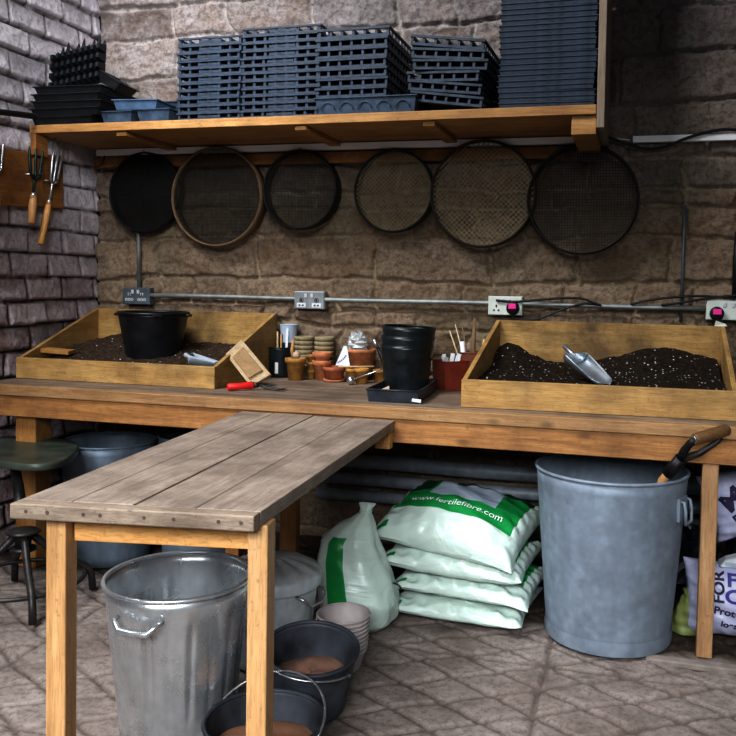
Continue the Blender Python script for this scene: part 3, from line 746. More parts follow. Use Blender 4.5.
cable('black cable hanging from the pink-labelled plug behind the soil tray', [(2.093, -.075, 1.066), (2.10, -.07, 1.048), (2.14, -.066, 1.042), (2.2, -.062, 1.047), (2.27, -.058, 1.075), (2.33, -.055, 1.10), (2.40, -.055, 1.118), (2.46, -.05, 1.112)])
cable('upper black cable swooping to the rightmost socket', [(2.58, -.05, 1.118), (2.66, -.055, 1.138), (2.76, -.055, 1.152), (2.86, -.055, 1.158), (2.98, -.055, 1.15)])
cable('lower black cable rising to the rightmost socket', [(2.70, -.05, 1.118), (2.77, -.055, 1.128), (2.84, -.055, 1.142), (2.93, -.055, 1.156), (3.0, -.06, 1.165)])
cable('thick black pipe lagging on the left brick wall just above the shelf end', [(.045, -.95, 1.83), (.045, -.75, 1.86), (.045, -.60, 1.878), (.05, -.525, 1.885), (.06, -.50, 1.888)], .013)

# ------------------------------------------------------------------ tool rack and forks on the left wall
rack = thing('tool_rack', 'orange-brown wooden board with upright strip fixed to the left brick wall', 'rack', (.02, -.5, 1.6))
MB().hull([(.006, -.95, 1.47), (.028, -.95, 1.47), (.028, -.288, 1.508), (.006, -.288, 1.508)], [(.006, -.95, 1.70), (.028, -.95, 1.70), (.028, -.288, 1.747), (.006, -.288, 1.747)]).build('back_board', M['rack'], rack, .002)
MB().bb(.029, .046, -.492, -.445, 1.50, 1.71).build('upright_strip', M['leg_l'], rack, .002)
def fork(label, base, top, tine, nt, hl, hr, metal, hmat, spread, name='hand_fork'):
    """base: bottom of handle, top: tips; lies against the wall plane x = const"""
    b, tp = Vector(base), Vector(top); ax = (tp - b).normalized(); L = (tp - b).length
    side = ax.cross(Vector((1, 0, 0))).normalized()
    t = thing(name, label, 'hand fork', base)
    h1 = b + ax * hl
    MB().tube([b, b + ax * .006, b + ax * hl * .3, b + ax * hl * .6, h1], [hr * .7, hr, hr * .95, hr * 1.08, hr * .72], 14).build('handle', hmat, t)
    MB().cyl(h1 - ax * .012, h1 + ax * .012, hr * .82, hr * .6, 12).build('ferrule', M['steel'], t)
    s1 = tp - ax * tine
    m = MB().tube([h1, s1 - ax * .01, s1 + ax * .008], [hr * .42, hr * .4, hr * .5], 10)
    for i in range(nt):
        o = (i - (nt - 1) / 2) * spread
        m.tube([s1, s1 + side * o * .8 + ax * .018 + Vector((.004, 0, 0)), s1 + side * o + ax * tine * .5, tp + side * o * 1.25 - ax * .004 * abs(i - 1), tp + side * o * 1.25 + ax * .006], [.006, .0068, .0068, .005, .0014], 8)
    m.build('tines', metal, t)
    return t, side, ax
fork('short hand fork with dark green tines and brown handle, left on the rack', (.055, -.528, 1.418), (.058, -.505, 1.742), .130, 3, .125, .017, M['greensteel'], M['shaft'], .034)
t, sd, ax = fork('long slim fork with steel tines and ochre wooden handle, right on the rack', (.058, -.474, 1.33), (.062, -.352, 1.80), .20, 3, .20, .0155, M['steel'], M['handle'], .028)
fork('hand fork with brown handle cut off by the left edge, leftmost on the rack', (.052, -.735, 1.40), (.056, -.728, 1.735), .12, 3, .14, .016, M['steel'], M['shaft'], .024)
o = MB().cyl((.02, -.545, 1.632), (.075, -.480, 1.640), .0025, seg=8); o = o.build('rack_peg', M['steel']); tag(o, 'wire peg holding the green hand fork on the rack', 'peg', 'wire pegs')
o = MB().cyl((.02, -.455, 1.612), (.078, -.385, 1.628), .0025, seg=8); o = o.build('rack_peg', M['steel']); tag(o, 'wire peg holding the long slim fork on the rack', 'peg', 'wire pegs')

# ------------------------------------------------------------------ soil trays on the bench
def soil_box(label, fl, fr_, br, bl, hf, hb, name='soil_tray', th=.018):
    """four boards; low front, tall back, sloping sides"""
    z = ZB + .001
    t = thing(name, label, 'tray', ((fl[0] + fr_[0]) / 2, (fl[1] + bl[1]) / 2, z), 'wooden soil trays')
    m = MB(); m.hull([(fl[0], fl[1], z), (fr_[0], fr_[1], z), (fr_[0], fr_[1] + th, z), (fl[0], fl[1] + th, z)], [(fl[0], fl[1], z + hf), (fr_[0], fr_[1], z + hf), (fr_[0], fr_[1] + th, z + hf), (fl[0], fl[1] + th, z + hf)]); m.build('front_board', M['tray'], t, .002)
    m = MB(); m.hull([(bl[0], bl[1] - th, z), (br[0], br[1] - th, z), (br[0], br[1], z), (bl[0], bl[1], z)], [(bl[0], bl[1] - th, z + hb), (br[0], br[1] - th, z + hb), (br[0], br[1], z + hb), (bl[0], bl[1], z + hb)]); m.build('back_board', M['tray_back'], t, .002)
    for a, b, s in ((fl, bl, 1), (fr_, br, -1)):
        y0 = a[1] + th + .0005; y1 = b[1] - th - .0005; q = s * th
        m = MB(); xs = sorted((a[0], a[0] + q)); xb = sorted((b[0], b[0] + q))
        m.hull([(xs[0], y0, z), (xs[1], y0, z), (xb[1], y1, z), (xb[0], y1, z)], [(xs[0], y0, z + hf), (xs[1], y0, z + hf), (xb[1], y1, z + hb), (xb[0], y1, z + hb)])
        m.build('side_board', M['tray_y'], t, .002)
    return t
soil_box('sloping wooden soil tray of brown compost at the left end of the bench', (.036, -.600), (.985, -.612), (1.005, -.058), (.05, -.058), .089, .285)
soil_box('wooden soil tray full of black speckled compost at the right end of the bench', (2.009, -.715), (2.935, -.690), (2.945, -.075), (2.028, -.075), .099, .285)
def soil_heap(label, x0, x1, y0, y1, fn, mat, seed):
    nx, ny = 90, 60
    X, Y = np.meshgrid(np.linspace(0, 1, nx), np.linspace(0, 1, ny), indexing='ij'); u = X.ravel(); v = Y.ravel()
    x = x0 + (x1 - x0) * u; y = y0 + (y1 - y0) * v
    z = fn(u, v, x, y) + .012 * fbm(x * 14, y * 14, seed) + .006 * fbm(x * 50, y * 50, seed + 5, 3)
    P = np.stack([x, y, np.maximum(z, ZB + .004)], 1)
    o = field_mesh('compost', P, nx, ny, mat, np.ones((nx * ny, 4))); tag(o, label, 'soil'); o['kind'] = 'stuff'; return o
def left_soil(u, v, x, y):
    z = ZB + .055 + .085 * v
    z = z + .055 * np.exp(-((x - .30) / .16) ** 2 - ((y + .2) / .16) ** 2)
    z = z + .050 * np.exp(-((x - .93) / .07) ** 2 - ((y + .25) / .2) ** 2) - .03 * np.exp(-((x - .78) / .08) ** 2 - ((y + .42) / .15) ** 2)
    return z
soil_heap('brown crumbly compost heaped in the left soil tray', .060, .963, -.578, -.080, left_soil, M['soil_b'], 101)
def right_soil(u, v, x, y):
    z = ZB + .070 + .055 * v
    z = z + .07 * np.exp(-((x - 2.10) / .09) ** 2 - ((y + .14) / .12) ** 2) + .075 * np.exp(-((x - 2.72) / .22) ** 2 - ((y + .16) / .13) ** 2)
    return z - .03 * np.exp(-((x - 2.33) / .2) ** 2 - ((y + .3) / .16) ** 2)
soil_heap('black compost speckled with white grit in the right soil tray', 2.036, 2.912, -.690, -.096, right_soil, M['soil'], 131)

# ------------------------------------------------------------------ vessels
def vessel(name, label, cat, c, r0, r1, h, wall, mat, rim=.004, group=None, inner=None, foot=0, ribs=None, seg=56, fill=None, fill_mat=None, rim_mat=None, tilt=None):
    t = thing(name, label, cat, c, group)
    prof = [(0, .001), (r0 - .004, .001), (r0, .004)]
    nz = 14
    for i in range(1, nz + 1):
        s = i / nz; prof.append((r0 + (r1 - r0) * s, .004 + (h - .004) * s))
    for i in range(nz, -1, -1):
        s = i / nz; prof.append((r0 + (r1 - r0) * s - wall, max(.006, h * s)))
    prof.append((0, .006))
    MB().lathe(prof, c, seg, fn=ribs).build('body', mat, t)
    R = r1
    pts = [(c[0] + R * math.cos(2 * PI * k / seg), c[1] + R * math.sin(2 * PI * k / seg), c[2] + h) for k in range(seg)]
    MB().tube(pts, rim, 8, closed=True).build('rim', rim_mat or mat, t)
    if fill is not None:
        s = fill / h; rf = r0 + (r1 - r0) * s - wall - .002
        m = MB(); rnd = random.Random(len(label))
        m.lathe([(rf, fill - .006), (rf * .8, fill + .004), (rf * .45, fill + .012), (.001, fill + .010)], c, 40, fn=lambda r, z, a: (r, z + .006 * math.sin(3 * a + r * 40)))
        m.build('contents', fill_mat, t)
    return t
def strap_handle(t, c, ang_, R, z, w, drop, mat, r=.005, out=.03, name='handle'):
    """drop handle on the side of a bin"""
    ca_, sa_ = math.cos(ang_), math.sin(ang_); tx, ty = -sa_, ca_
    def P(o, s, dz): return (c[0] + ca_ * (R + o) + tx * s, c[1] + sa_ * (R + o) + ty * s, c[2] + z + dz)
    MB().tube([P(-.002, -w, 0), P(out * .6, -w, -.002), P(out, -w * .8, -drop * .5), P(out, -w * .5, -drop), P(out, w * .5, -drop), P(out, w * .8, -drop * .5), P(out * .6, w, -.002), P(-.002, w, 0)], r, 8).build(name, mat, t)

# big bin at the right
bb_ = vessel('dustbin', 'big weathered blue-grey galvanised bin under the right end of the bench', 'bin', (2.533, -.700, .005), .207, .252, .568, .004, M['galv_w'], .006, 'galvanised bins',
             ribs=lambda r, z, a: (r + (.004 * math.exp(-((z - .072) / .006) ** 2) if r > .1 else 0), z))
MB().lathe([(.212, .004), (.214, .02), (.213, .05)], (2.533, -.700, .005), 56).build('foot_band', M['galv_w'], bb_)
# bracket and drop handle on its right side
a0 = math.radians(-22); cx, cy = 2.533, -.700; R0 = .243
mm = Matrix.Translation((cx + math.cos(a0) * (R0 + .004), cy + math.sin(a0) * (R0 + .004), .475)) @ Matrix.Rotation(a0, 4, 'Z')
hp = MB().box((0, 0, 0), (.012, .072, .078), M=mm).build('handle_plate', M['galv_w'], bb_, .003)
MB().tube([mm @ Vector(p) for p in ((.004, -.028, .030), (.016, -.028, .028), (.022, -.028, .0), (.022, -.027, -.042), (.022, .027, -.042), (.022, .028, .0), (.016, .028, .028), (.004, .028, .030))], .0055, 8).build('handle', M['galv_w'], hp)

# silver bin in front
sc_ = (1.440, -1.640, .003)
def flutes(r, z, a):
    if r > .1:
        k = sstep(.05, .08, np.array(z)) * (1 - sstep(.315, .34, np.array(z)))
        w = max(0, math.sin(a * 20)) ** 2.0
        rb = .0028 * w * float(k) * (1 if (math.sin(a * 2.5 + .6) > -.55) else 0)
        r = r - rb + .003 * math.exp(-((z - .375) / .006) ** 2)
    return (r, z)
sb = vessel('dustbin', 'shiny silver ribbed galvanised dustbin standing open under the work table', 'bin', sc_, .150, .190, .398, .002, M['galv_s'], .0065, 'galvanised bins', ribs=flutes, seg=180)
for ad in (-90, 90):
    a0 = math.radians(ad); R0 = .184
    mm = Matrix.Translation((sc_[0] + math.cos(a0) * R0, sc_[1] + math.sin(a0) * R0, .340)) @ Matrix.Rotation(a0, 4, 'Z')
    MB().tube([mm @ Vector(p) for p in ((-.004, -.062, .012), (.018, -.060, .010), (.024, -.050, .002), (.03, -.04, -.008), (.032, 0, -.010), (.03, .04, -.008), (.024, .050, .002), (.018, .060, .010), (-.004, .062, .012))], [.005, .006, .007, .009, .009, .009, .007, .006, .005], 10).build('handle', M['galv_s'], sb)

# lidded bin behind
lc = (1.515, -1.215, .003)
lb = vessel('dustbin', 'small pale galvanised bin closed with a ridged lid, between the silver bin and the sacks', 'bin', lc, .118, .146, .262, .003, M['galv_l'], .004, 'galvanised bins',
            ribs=lambda r, z, a: (r + .003 * math.exp(-((z - .20) / .006) ** 2) + .003 * math.exp(-((z - .06) / .006) ** 2), z))
MB().lathe([(.156, .245), (.158, .272), (.152, .285), (.10, .310), (.05, .322), (.001, .325)], lc, 96, fn=lambda r, z, a: (r, z + (.004 * math.cos(a * 12) if .02 < r < .15 else 0))).build('lid', M['galv_l'], lb, label='ridged domed lid')
strap_handle(lb, lc, math.radians(-15), .142, .238, .055, .03, M['steel'], .0045, .035)

# tubs at the back left
for (c, r0, r1, h, lab) in (((.455, -.535, .004), .165, .190, .497, 'open galvanised bin behind the stool, half hidden under the bench'), ((.82, -.43, .004), .150, .168, .525, 'galvanised bin under the bench, second from the left behind the work table')):
    t = vessel('dustbin', lab, 'bin', c, r0, r1, h, .003, M['galv_b'], .005, 'galvanised bins')
    for zz in (.33, .36):
        q = r0 + (r1 - r0) * zz / h
        MB().lathe([(q, zz - .006), (q + .004, zz), (q, zz + .006)], c, 56).build('raised_band', M['galv_b'], t)

# stacked mauve-grey pots on the floor
for i in range(9):
    zz = .003 + .0135 * i
    s = i / 8
    t = vessel('plastic_pot', 'mauve-grey plastic pot, %s of the stack on the floor by the buckets' % ('bottom' if i == 0 else 'topmost' if i == 8 else ORD[i + 1] + ' from the bottom'), 'pot', (1.748 + .0012 * i, -1.214 - .0008 * i, zz), .062, .080, .064, .002, M['potgrey'], .0035, 'mauve-grey pots in one stack', seg=40)

# black buckets at the front
def bail(t, c, R, z, a0, lean, mat, r=.0028, grip=None):
    """wire bail from pivots at angle a0 and a0+pi, leaning by `lean`"""
    pts = []
    u = Vector((math.cos(a0), math.sin(a0), 0)); w = Vector((-math.sin(a0), math.cos(a0), 0))
    for k in range(25):
        q = PI * k / 24
        v = u * (R * math.cos(q)) + (w * math.cos(lean) + Vector((0, 0, 1)) * math.sin(lean)) * (R * 1.0 * math.sin(q))
        pts.append(Vector((c[0], c[1], c[2] + z)) + v)
    bh = MB().tube(pts, r, 8).build('bail_handle', mat, t)
    for s in (1, -1):
        p = Vector((c[0], c[1], c[2] + z)) + u * R * s
        MB().cyl(p - u * s * .006, p + u * s * .010, .008, seg=12).build('handle_lug', M['dustybucket'], t)
    if grip is not None:
        a = grip[0]; b = grip[1]
        MB().tube(pts[a:b], .009, 12).build('grip', M['cable'], bh)
b1 = vessel('bucket', 'large dusty black bucket with muddy inside on the floor by the table leg', 'bucket', (1.752, -1.478, .003), .098, .128, .172, .004, M['dustybucket'], .006, 'black buckets on the floor', fill=.085, fill_mat=M['mud'])
b1.rotation_euler = Matrix.Rotation(math.radians(9), 4, Vector((.86, .51, 0))).to_euler(); b1.location.z = .018
bail(b1, (1.752, -1.478, .003), .134, .162, math.radians(160), math.radians(8), M['steel'], .0028, (3, 7))
b2 = vessel('bucket', 'low black bucket of orange sand at the very front behind the table leg', 'bucket', (1.757, -1.778, .003), .118, .144, .125, .004, M['dustybucket'], .006, 'black buckets on the floor', fill=.062, fill_mat=M['sand'])
bail(b2, (1.757, -1.778, .003), .150, .115, math.radians(-12), math.radians(28), M['steel'])

# black bucket standing in the left soil tray
bk = vessel('bucket', 'black rubber bucket standing in the compost of the left soil tray', 'bucket', (.512, -.300, .822), .114, .152, .214, .004, M['bucket'], .007)
for a in (0.15, PI + .15, -.9): MB().box((.510 + .158 * math.cos(a), -.300 + .158 * math.sin(a), 1.028), (.035, .04, .012), (0, 0, a)).build('lug', M['bucket'], bk, .004)

# ------------------------------------------------------------------ scoops
def scoop(label, pos, yaw, pitch, L, w, mat, hl=.09):
    t = thing('hand_scoop', label, 'scoop', pos)
    R = Matrix.Translation(pos) @ Matrix.Rotation(yaw, 4, 'Z') @ Matrix.Rotation(pitch, 4, 'Y')
    def fn(i, j):
        s = i; a = (j - .5) * PI * (1.15 - .45 * s)
        ww = w * (1 - .12 * s) * (1 if s < .8 else math.sqrt(max(.05, 1 - ((s - .8) / .2) ** 2 * .85)))
        return R @ Vector((L * s, ww * math.sin(a), -w * .75 * math.cos(a) + .004))
    m = MB().grid(fn, 18, 17); m.add([fn(0, j / 16) for j in range(17)], [tuple(range(17))]); m.build('blade', mat, t, solid=.0015)
    MB().tube([R @ Vector((0, 0, -w * .25)), R @ Vector((-hl * .2, 0, 0)), R @ Vector((-hl, 0, .008)), R @ Vector((-hl - .005, 0, .009))], [.007, .009, .010, .006], 12).build('handle', mat, t)
    return t
scoop('large aluminium scoop lying on the black compost in the right soil tray', (2.385, -.42, .925), math.radians(-48), math.radians(20), .20, .055, M['alu'], .075)
scoop('small pale aluminium scoop lying in the left soil tray near the wooden block', (.822, -.515, .868), math.radians(20), math.radians(4), .120, .056, M['scoop_d'], .022)
o = MB().box((.105, -.44, .861), (.165, .055, .018), (.06, .05, .10)).build('wood_offcut', M['handle'], bevel=.002); tag(o, 'orange strip of wood lying on compost at the left of the soil tray', 'wood')

# ------------------------------------------------------------------ pots and odds on the bench between the trays
zb = ZB + .0005
def flowerpot(label, x, y, r0, r1, h, mat, lip=.25, z=zb, group='clay pots on the bench', name='flower_pot', fill=None, fm=None):
    t = thing(name, label, 'pot', (x, y, z), group); lh = h * lip
    prof = [(0, .0), (r0, .0), (r0 + (r1 - r0) * (1 - lip) - .003, h - lh), (r1 - .0005, h - lh + .001), (r1, h - .002), (r1 - .002, h), (r1 - .006, h), (r0 - .002, .006), (0, .006)]
    MB().lathe(prof, (x, y, z), 32).build('body', mat, t)
    if fill: MB().lathe([(r1 - .0075, h - fill), (r1 * .5, h - fill + .004), (.001, h - fill + .006)], (x, y, z), 24).build('contents', fm, t)
    return t
flowerpot('ochre clay pot with a pebble in it beside the black jar', 1.156, -.197, .031, .047, .098, M['ochre'], .22, fill=.012, fm=M['soil_b'])
o = MB().lathe([(.001, -.018), (.013, -.012), (.018, 0), (.013, .013), (.001, .018)], (1.163, -.205, zb + .110), 20).build('pebble', M['stone']); tag(o, 'round tan pebble resting in the ochre clay pot', 'stone')
o = MB().tube([(1.135, -.175, zb + .09), (1.127, -.17, zb + .13), (1.131, -.168, zb + .175)], [.008, .009, .007], 8).build('wooden_dibber', M['shaft']); tag(o, 'brown stub of wood standing in the ochre clay pot', 'stick')
for i in range(3): flowerpot('tiny ochre pot, %s in the thin stack between two larger pots' % ('bottom', 'middle', 'top')[i], 1.200, -.120, .017, .023, .040, M['ochre'], .3, zb + i * .034)
for i in range(2): flowerpot('orange terracotta pot, %s of a stacked pair' % ('lower', 'upper')[i], 1.262, -.150, .028 + .0005 * i, .043 + .0005 * i, .088, M['terra'], .26, zb + i * .036, fill=(.012 if i else None), fm=M['peat'])
for (x, z0, n, lab) in ((1.138, .0, 7, 'left'), (1.235, .0, 7, 'right')):
    for i in range(n):
        flowerpot('greyish peat pot, %s of the %s stack behind the clay pots' % (('bottom' if i == 0 else 'topmost' if i == n - 1 else ORD[i + 1] + ' from the bottom'), lab), x, -.056 if lab == 'left' else -.053, .034, .046, .062, M['peat'], .3, zb + i * .0205, 'peat pots in two stacks')
flowerpot('squat red clay pot standing on its own saucer beside the orange stacked pair', 1.330, -.178, .040, .049, .052, M['terra_d'], .35, zb + .013)
o = MB().lathe([(0, 0), (.042, 0), (.050, .010), (.048, .011), (.041, .003), (0, .003)], (1.330, -.178, zb), 32).build('clay_saucer', M['terra']); tag(o, 'pale rimmed clay saucer under the squat red pot', 'saucer')
flowerpot('small ochre clay pot right of the squat red pot', 1.404, -.145, .027, .037, .058, M['ochre'])
flowerpot('small ochre clay pot in the middle, in front of the wire scraper', 1.465, -.200, .025, .033, .066, M['ochre'])
flowerpot('small ochre clay pot tucked beside the black drip tray', 1.525, -.130, .023, .031, .056, M['ochre'])
flowerpot('wide orange terracotta pot holding a crumpled clear bag', 1.415, -.068, .055, .068, .112, M['terra'], .14, zb + .026)
flowerpot('dark upturned clay pot supporting the wide terracotta pot', 1.415, -.068, .040, .045, .025, M['terra_d'], .3, zb)
def crumple(name, label, cat, c, rad, mat, seed, amp=.35, z=1.0):
    m = MB(); rnd = random.Random(seed); ph = [(rnd.uniform(2, 7), rnd.uniform(2, 7), rnd.uniform(0, 6)) for _ in range(6)]
    def fn(u, v):
        a = 2 * PI * u; b = PI * (v - .5)
        k = 1 + amp * sum(math.sin(p * a * 1.0 // 1 if False else round(p) * a + q * b * 2 + s) for p, q, s in ph) / 4
        return (c[0] + rad * k * math.cos(a) * math.cos(b), c[1] + rad * k * math.sin(a) * math.cos(b), c[2] + rad * z * k * math.sin(b))
    return tag(m.grid(fn, 28, 16, smooth=False, closeu=True).build(name, mat), label, cat)
crumple('plastic_bag', 'crumpled clear plastic bag stuffed into the wide terracotta pot', 'bag', (1.405, -.075, zb + .162), .044, M['clear'], 3, .35, 1.1)
# triangular white label
m = MB().hull([(1.322, -.142, zb + .0661), (1.388, -.135, zb + .0661), (1.388, -.132, zb + .0661), (1.322, -.139, zb + .0661)], [(1.352, -.120, zb + .152), (1.366, -.118, zb + .152), (1.366, -.115, zb + .152), (1.352, -.117, zb + .152)])
t = thing('plant_label', 'white triangular plant label leaning against the wide terracotta pot', 'label', (1.355, -.137, zb + .066)); m.build('card', M['white'], t)
m = MB()
for k, (xa, za) in enumerate(((1.334, .080), (1.341, .085), (1.348, .090), (1.355, .096), (1.361, .103), (1.366, .110))):
    m.box((xa, -.1425 + (za - .066) * .25 + .0008, zb + za), (.005, .001, .006), (-.25, .6, 0))
m.build('handwriting', M['inkblue'], t)
o = MB().cyl((1.352, -.190, zb + .0665), (1.51, -.165, zb + .072), .0032, seg=8).build('bamboo_stick', M['stick']); tag(o, 'thin pale bamboo stick laid across the small clay pots', 'stick')
t = thing('wire_scraper', 'silver ball-ended wire tool lying in front of the small clay pots', 'tool', (1.46, -.26, zb))
MB().lathe([(.001, -.019), (.013, -.014), (.019, 0), (.013, .014), (.001, .019)], (1.437, -.262, zb + .0195), 20).build('ball', M['steel'], t)
MB().tube([(1.45, -.258, zb + .024), (1.53, -.225, zb + .055), (1.60, -.20, zb + .082)], .003, 8).build('wire_shaft', M['steel'], t)
t = thing('secateurs', 'black and silver hand tool leaning by the wide terracotta pot', 'tool', (1.52, -.075, zb))
MB().tube([(1.545, -.085, zb + .04), (1.522, -.082, zb + .10), (1.497, -.08, zb + .148)], [.009, .011, .007], 10).build('handle', M['cable'], t)
MB().tube([(1.497, -.08, zb + .148), (1.485, -.08, zb + .168), (1.478, -.08, zb + .188)], [.006, .010, .003], 8).build('blade', M['steel'], t)
# black jar with tools and labels
jar = vessel('jar', 'black plastic jar of labels and brushes beside the left soil tray', 'jar', (1.045, -.108, zb), .052, .056, .135, .002, M['pot_k'], .002, seg=36)
MB().box((1.050, -.1635, zb + .045), (.016, .0015, .05)).build('paper_strip', M['white'], jar)
for i, (dx, dz, mt, r) in enumerate(((-.026, .205, 'stick', .004), (-.012, .195, 'shaft', .005), (-.034, .160, 'stick', .003))):
    o = MB().tube([(1.055 + dx * .6, -.105, zb + .012), (1.055 + dx, -.105 + .005 * i, zb + .12), (1.055 + dx * 1.1, -.105 + .008 * i, zb + dz)], r, 8).build('wooden_stick', M[mt])
    tag(o, ('tall pale', 'tall brown', 'short pale')[i] + ' stick standing in the black jar', 'stick', 'sticks in the jar')
o = MB().hull([(1.066, -.118, zb + .010), (1.078, -.118, zb + .010), (1.078, -.116, zb + .010), (1.066, -.116, zb + .010)], [(1.066, -.098, zb + .22), (1.078, -.098, zb + .22), (1.078, -.096, zb + .22), (1.066, -.096, zb + .22)]).build('plant_label', M['white']); tag(o, 'long white plant label standing in the black jar', 'label')
bl = vessel('beaker', 'pale blue plastic beaker standing behind the black jar', 'beaker', (1.062, -.046 - .012, zb + .150), .034, .040, .085, .002, M['paleblue'], .002, seg=30)
flowerpot('tall black pot behind the black jar, under the pale blue beaker', 1.062, -.052, .042, .044, .149, M['pot_k'], .15, zb, 'black pots on the bench')

# black nursery pots in a drip tray
t = thing('drip_tray', 'square black plastic drip tray with a chipped white corner near the bench edge', 'tray', (1.77, -.55, zb))
P0, P1, P2, P3 = Vector((1.655, -.712)), Vector((1.850, -.708)), Vector((1.832, -.335)), Vector((1.640, -.335))
def loop(k, z): 
    cxy = (P0 + P1 + P2 + P3) / 4; return [(*(cxy + (p - cxy) * k), z) for p in (P0, P1, P2, P3)]
l0, l1, l2, l3 = loop(.95, zb), loop(1.0, zb + .046), loop(.975, zb + .046), loop(.92, zb + .004)
m = MB(); m.add(l0 + l1 + l2 + l3, [(3, 2, 1, 0), (12, 13, 14, 15)] + [(a + i, a + (i + 1) % 4, a + 4 + (i + 1) % 4, a + 4 + i) for a in (0, 4, 8) for i in range(4)]); m.build('tray_body', M['tray_k'], t, .003)
MB().tube(loop(1.0, zb + .046), .0035, 8, closed=True).build('rim', M['tray_k'], t)
MB().box((1.842, -.7005, zb + .012), (.035, .006, .013), (0, .1, .03)).build('chipped_corner', M['white'], t, .002, label='chipped white patch at the corner')
o = MB().box((1.700, -.655, zb + .030), (.055, .07, .003), (.25, -.45, .2)).build('paper_scrap', M['stone']); tag(o, 'tan scrap of card in the corner of the drip tray', 'card')
pc = (1.728, -.430)
for i, (r0, r1, h, dz, dx, tl) in enumerate(((.086, .103, .185, .006, 0, 0), (.087, .104, .185, .042, .002, .012), (.086, .103, .185, .078, .000, .045))):
    t = vessel('nursery_pot', 'black plastic nursery pot, %s of three nested in the drip tray' % ('lowest', 'middle', 'uppermost and tilted')[i], 'pot', (pc[0] + dx, pc[1], zb + dz), r0, r1, h, .0018, M['pot_k'], .0035, 'black nursery pots nested together', seg=48,
               ribs=lambda r, z, a: (r + (.0035 if z > .13 and r > .07 else 0) * (1 if r > .0 else 0), z))
    t.rotation_euler = (0, tl, 0)
# red-brown square pots with labels
def square_pot(label, x, y, w0, w1, h, mat, rot, name='square_pot'):
    t = thing(name, label, 'pot', (x, y, zb), 'square red-brown pots')
    Mx = Matrix.Translation((x, y, zb)) @ Matrix.Rotation(rot, 4, 'Z')
    def L_(w, z): return [Mx @ Vector(p) for p in ((-w / 2, -w / 2, z), (w / 2, -w / 2, z), (w / 2, w / 2, z), (-w / 2, w / 2, z))]
    m = MB(); m.add(L_(w0, 0) + L_(w1, h) + L_(w1 - .006, h) + L_(w0 - .006, .005), [(3, 2, 1, 0), (12, 13, 14, 15)] + [(a + i, a + (i + 1) % 4, a + 4 + (i + 1) % 4, a + 4 + i) for a in (0, 4, 8) for i in range(4)]); m.build('body', mat, t, .003)
    MB().tube(L_(w1 + .002, h - .002), .003, 6, closed=True).build('rim', mat, t); return t
square_pot('red-brown square plastic pot filled with white plant labels beside the nursery pots', 1.862, -.235, .098, .112, .120, M['redpot'], .75)
square_pot('brown square plastic pot of sticks between the red pot and the right soil tray', 1.935, -.135, .085, .10, .150, M['brownpot'], .2)
rnd = random.Random(5)
for i in range(9):
    a = rnd.uniform(0, 6.28); r = rnd.uniform(.008, .036); x = 1.862 + r * math.cos(a); y = -.235 + r * math.sin(a)
    o = MB().box((x, y, zb + .075 + rnd.uniform(0, .018)), (.018, .0016, .115), (rnd.uniform(-.2, .2), rnd.uniform(-.35, .35), rnd.uniform(0, 3))).build('plant_label', M['white'])
    tag(o, 'white plastic plant label sticking out of the red-brown square pot', 'label', 'white labels in the red square pot')
for i, (dx, dy, lx, ly, h, r, mt, lab) in enumerate(((-.02, .0, -.085, .02, .235, .0035, 'stick', 'thin pale stick leaning left, lower of two'), (-.01, .01, -.075, .03, .262, .003, 'stick', 'thin pale stick leaning left, taller of two'), (0, .02, -.055, .02, .255, .0035, 'twig', 'thin dark twig'),
        (.0, .0, .004, .02, .290, .010, 'twig', 'thick dark wooden stake'), (.02, .0, .03, .0, .205, .006, 'stick', 'short pale stake'), (.03, .01, .045, .0, .195, .006, 'stick', 'shortest pale stake'))):
    x, y = 1.935 + dx, -.135 + dy
    o = MB().tube([(x, y, zb + .012), (x + lx * .5, y + ly * .4, zb + h * .55), (x + lx, y + ly, zb + h)], [r, r, r * .8], 8).build('wooden_stake', M[mt]); tag(o, lab + ' standing in the brown square pot', 'stick', 'stakes in the brown pot')
o = MB().cyl((1.915, -.170, zb + .03), (1.898, -.175, zb + .195), .011, .010, 14).build('chalk_tube', M['white']); tag(o, 'white tube standing in the brown square pot', 'tube')

# wooden block leaning on the tray
t = thing('wooden_block', 'pale wooden tamping board leaning against the corner of the left soil tray', 'board', (1.09, -.47, ZB))
A_, B_, C_, D_ = Vector((.968, -.492, .884)), Vector((1.024, -.458, .946)), Vector((1.150, -.440, .803)), Vector((1.090, -.505, .757))
nrm = (B_ - A_).cross(D_ - A_).normalized()
if nrm.y > 0: nrm = -nrm
# board front face A B C D, thickness behind it
thk = .028
MB().add([A_, B_, C_, D_, A_ - nrm * thk, B_ - nrm * thk, C_ - nrm * thk, D_ - nrm * thk], [(0, 1, 2, 3), (7, 6, 5, 4), (0, 4, 5, 1), (1, 5, 6, 2), (2, 6, 7, 3), (3, 7, 4, 0)]).build('board', M['block'], t, .003)
cen = (A_ + B_ + C_ + D_) / 4
ins = [cen + (p - cen) * .66 + nrm * .0005 for p in (A_, B_, C_, D_)]; ins2 = [p + nrm * .008 for p in ins]
MB().add(ins + ins2, [(4, 5, 6, 7), (0, 1, 5, 4), (1, 2, 6, 5), (2, 3, 7, 6), (3, 0, 4, 7)]).build('grip_panel', M['block_face'], t, .002)
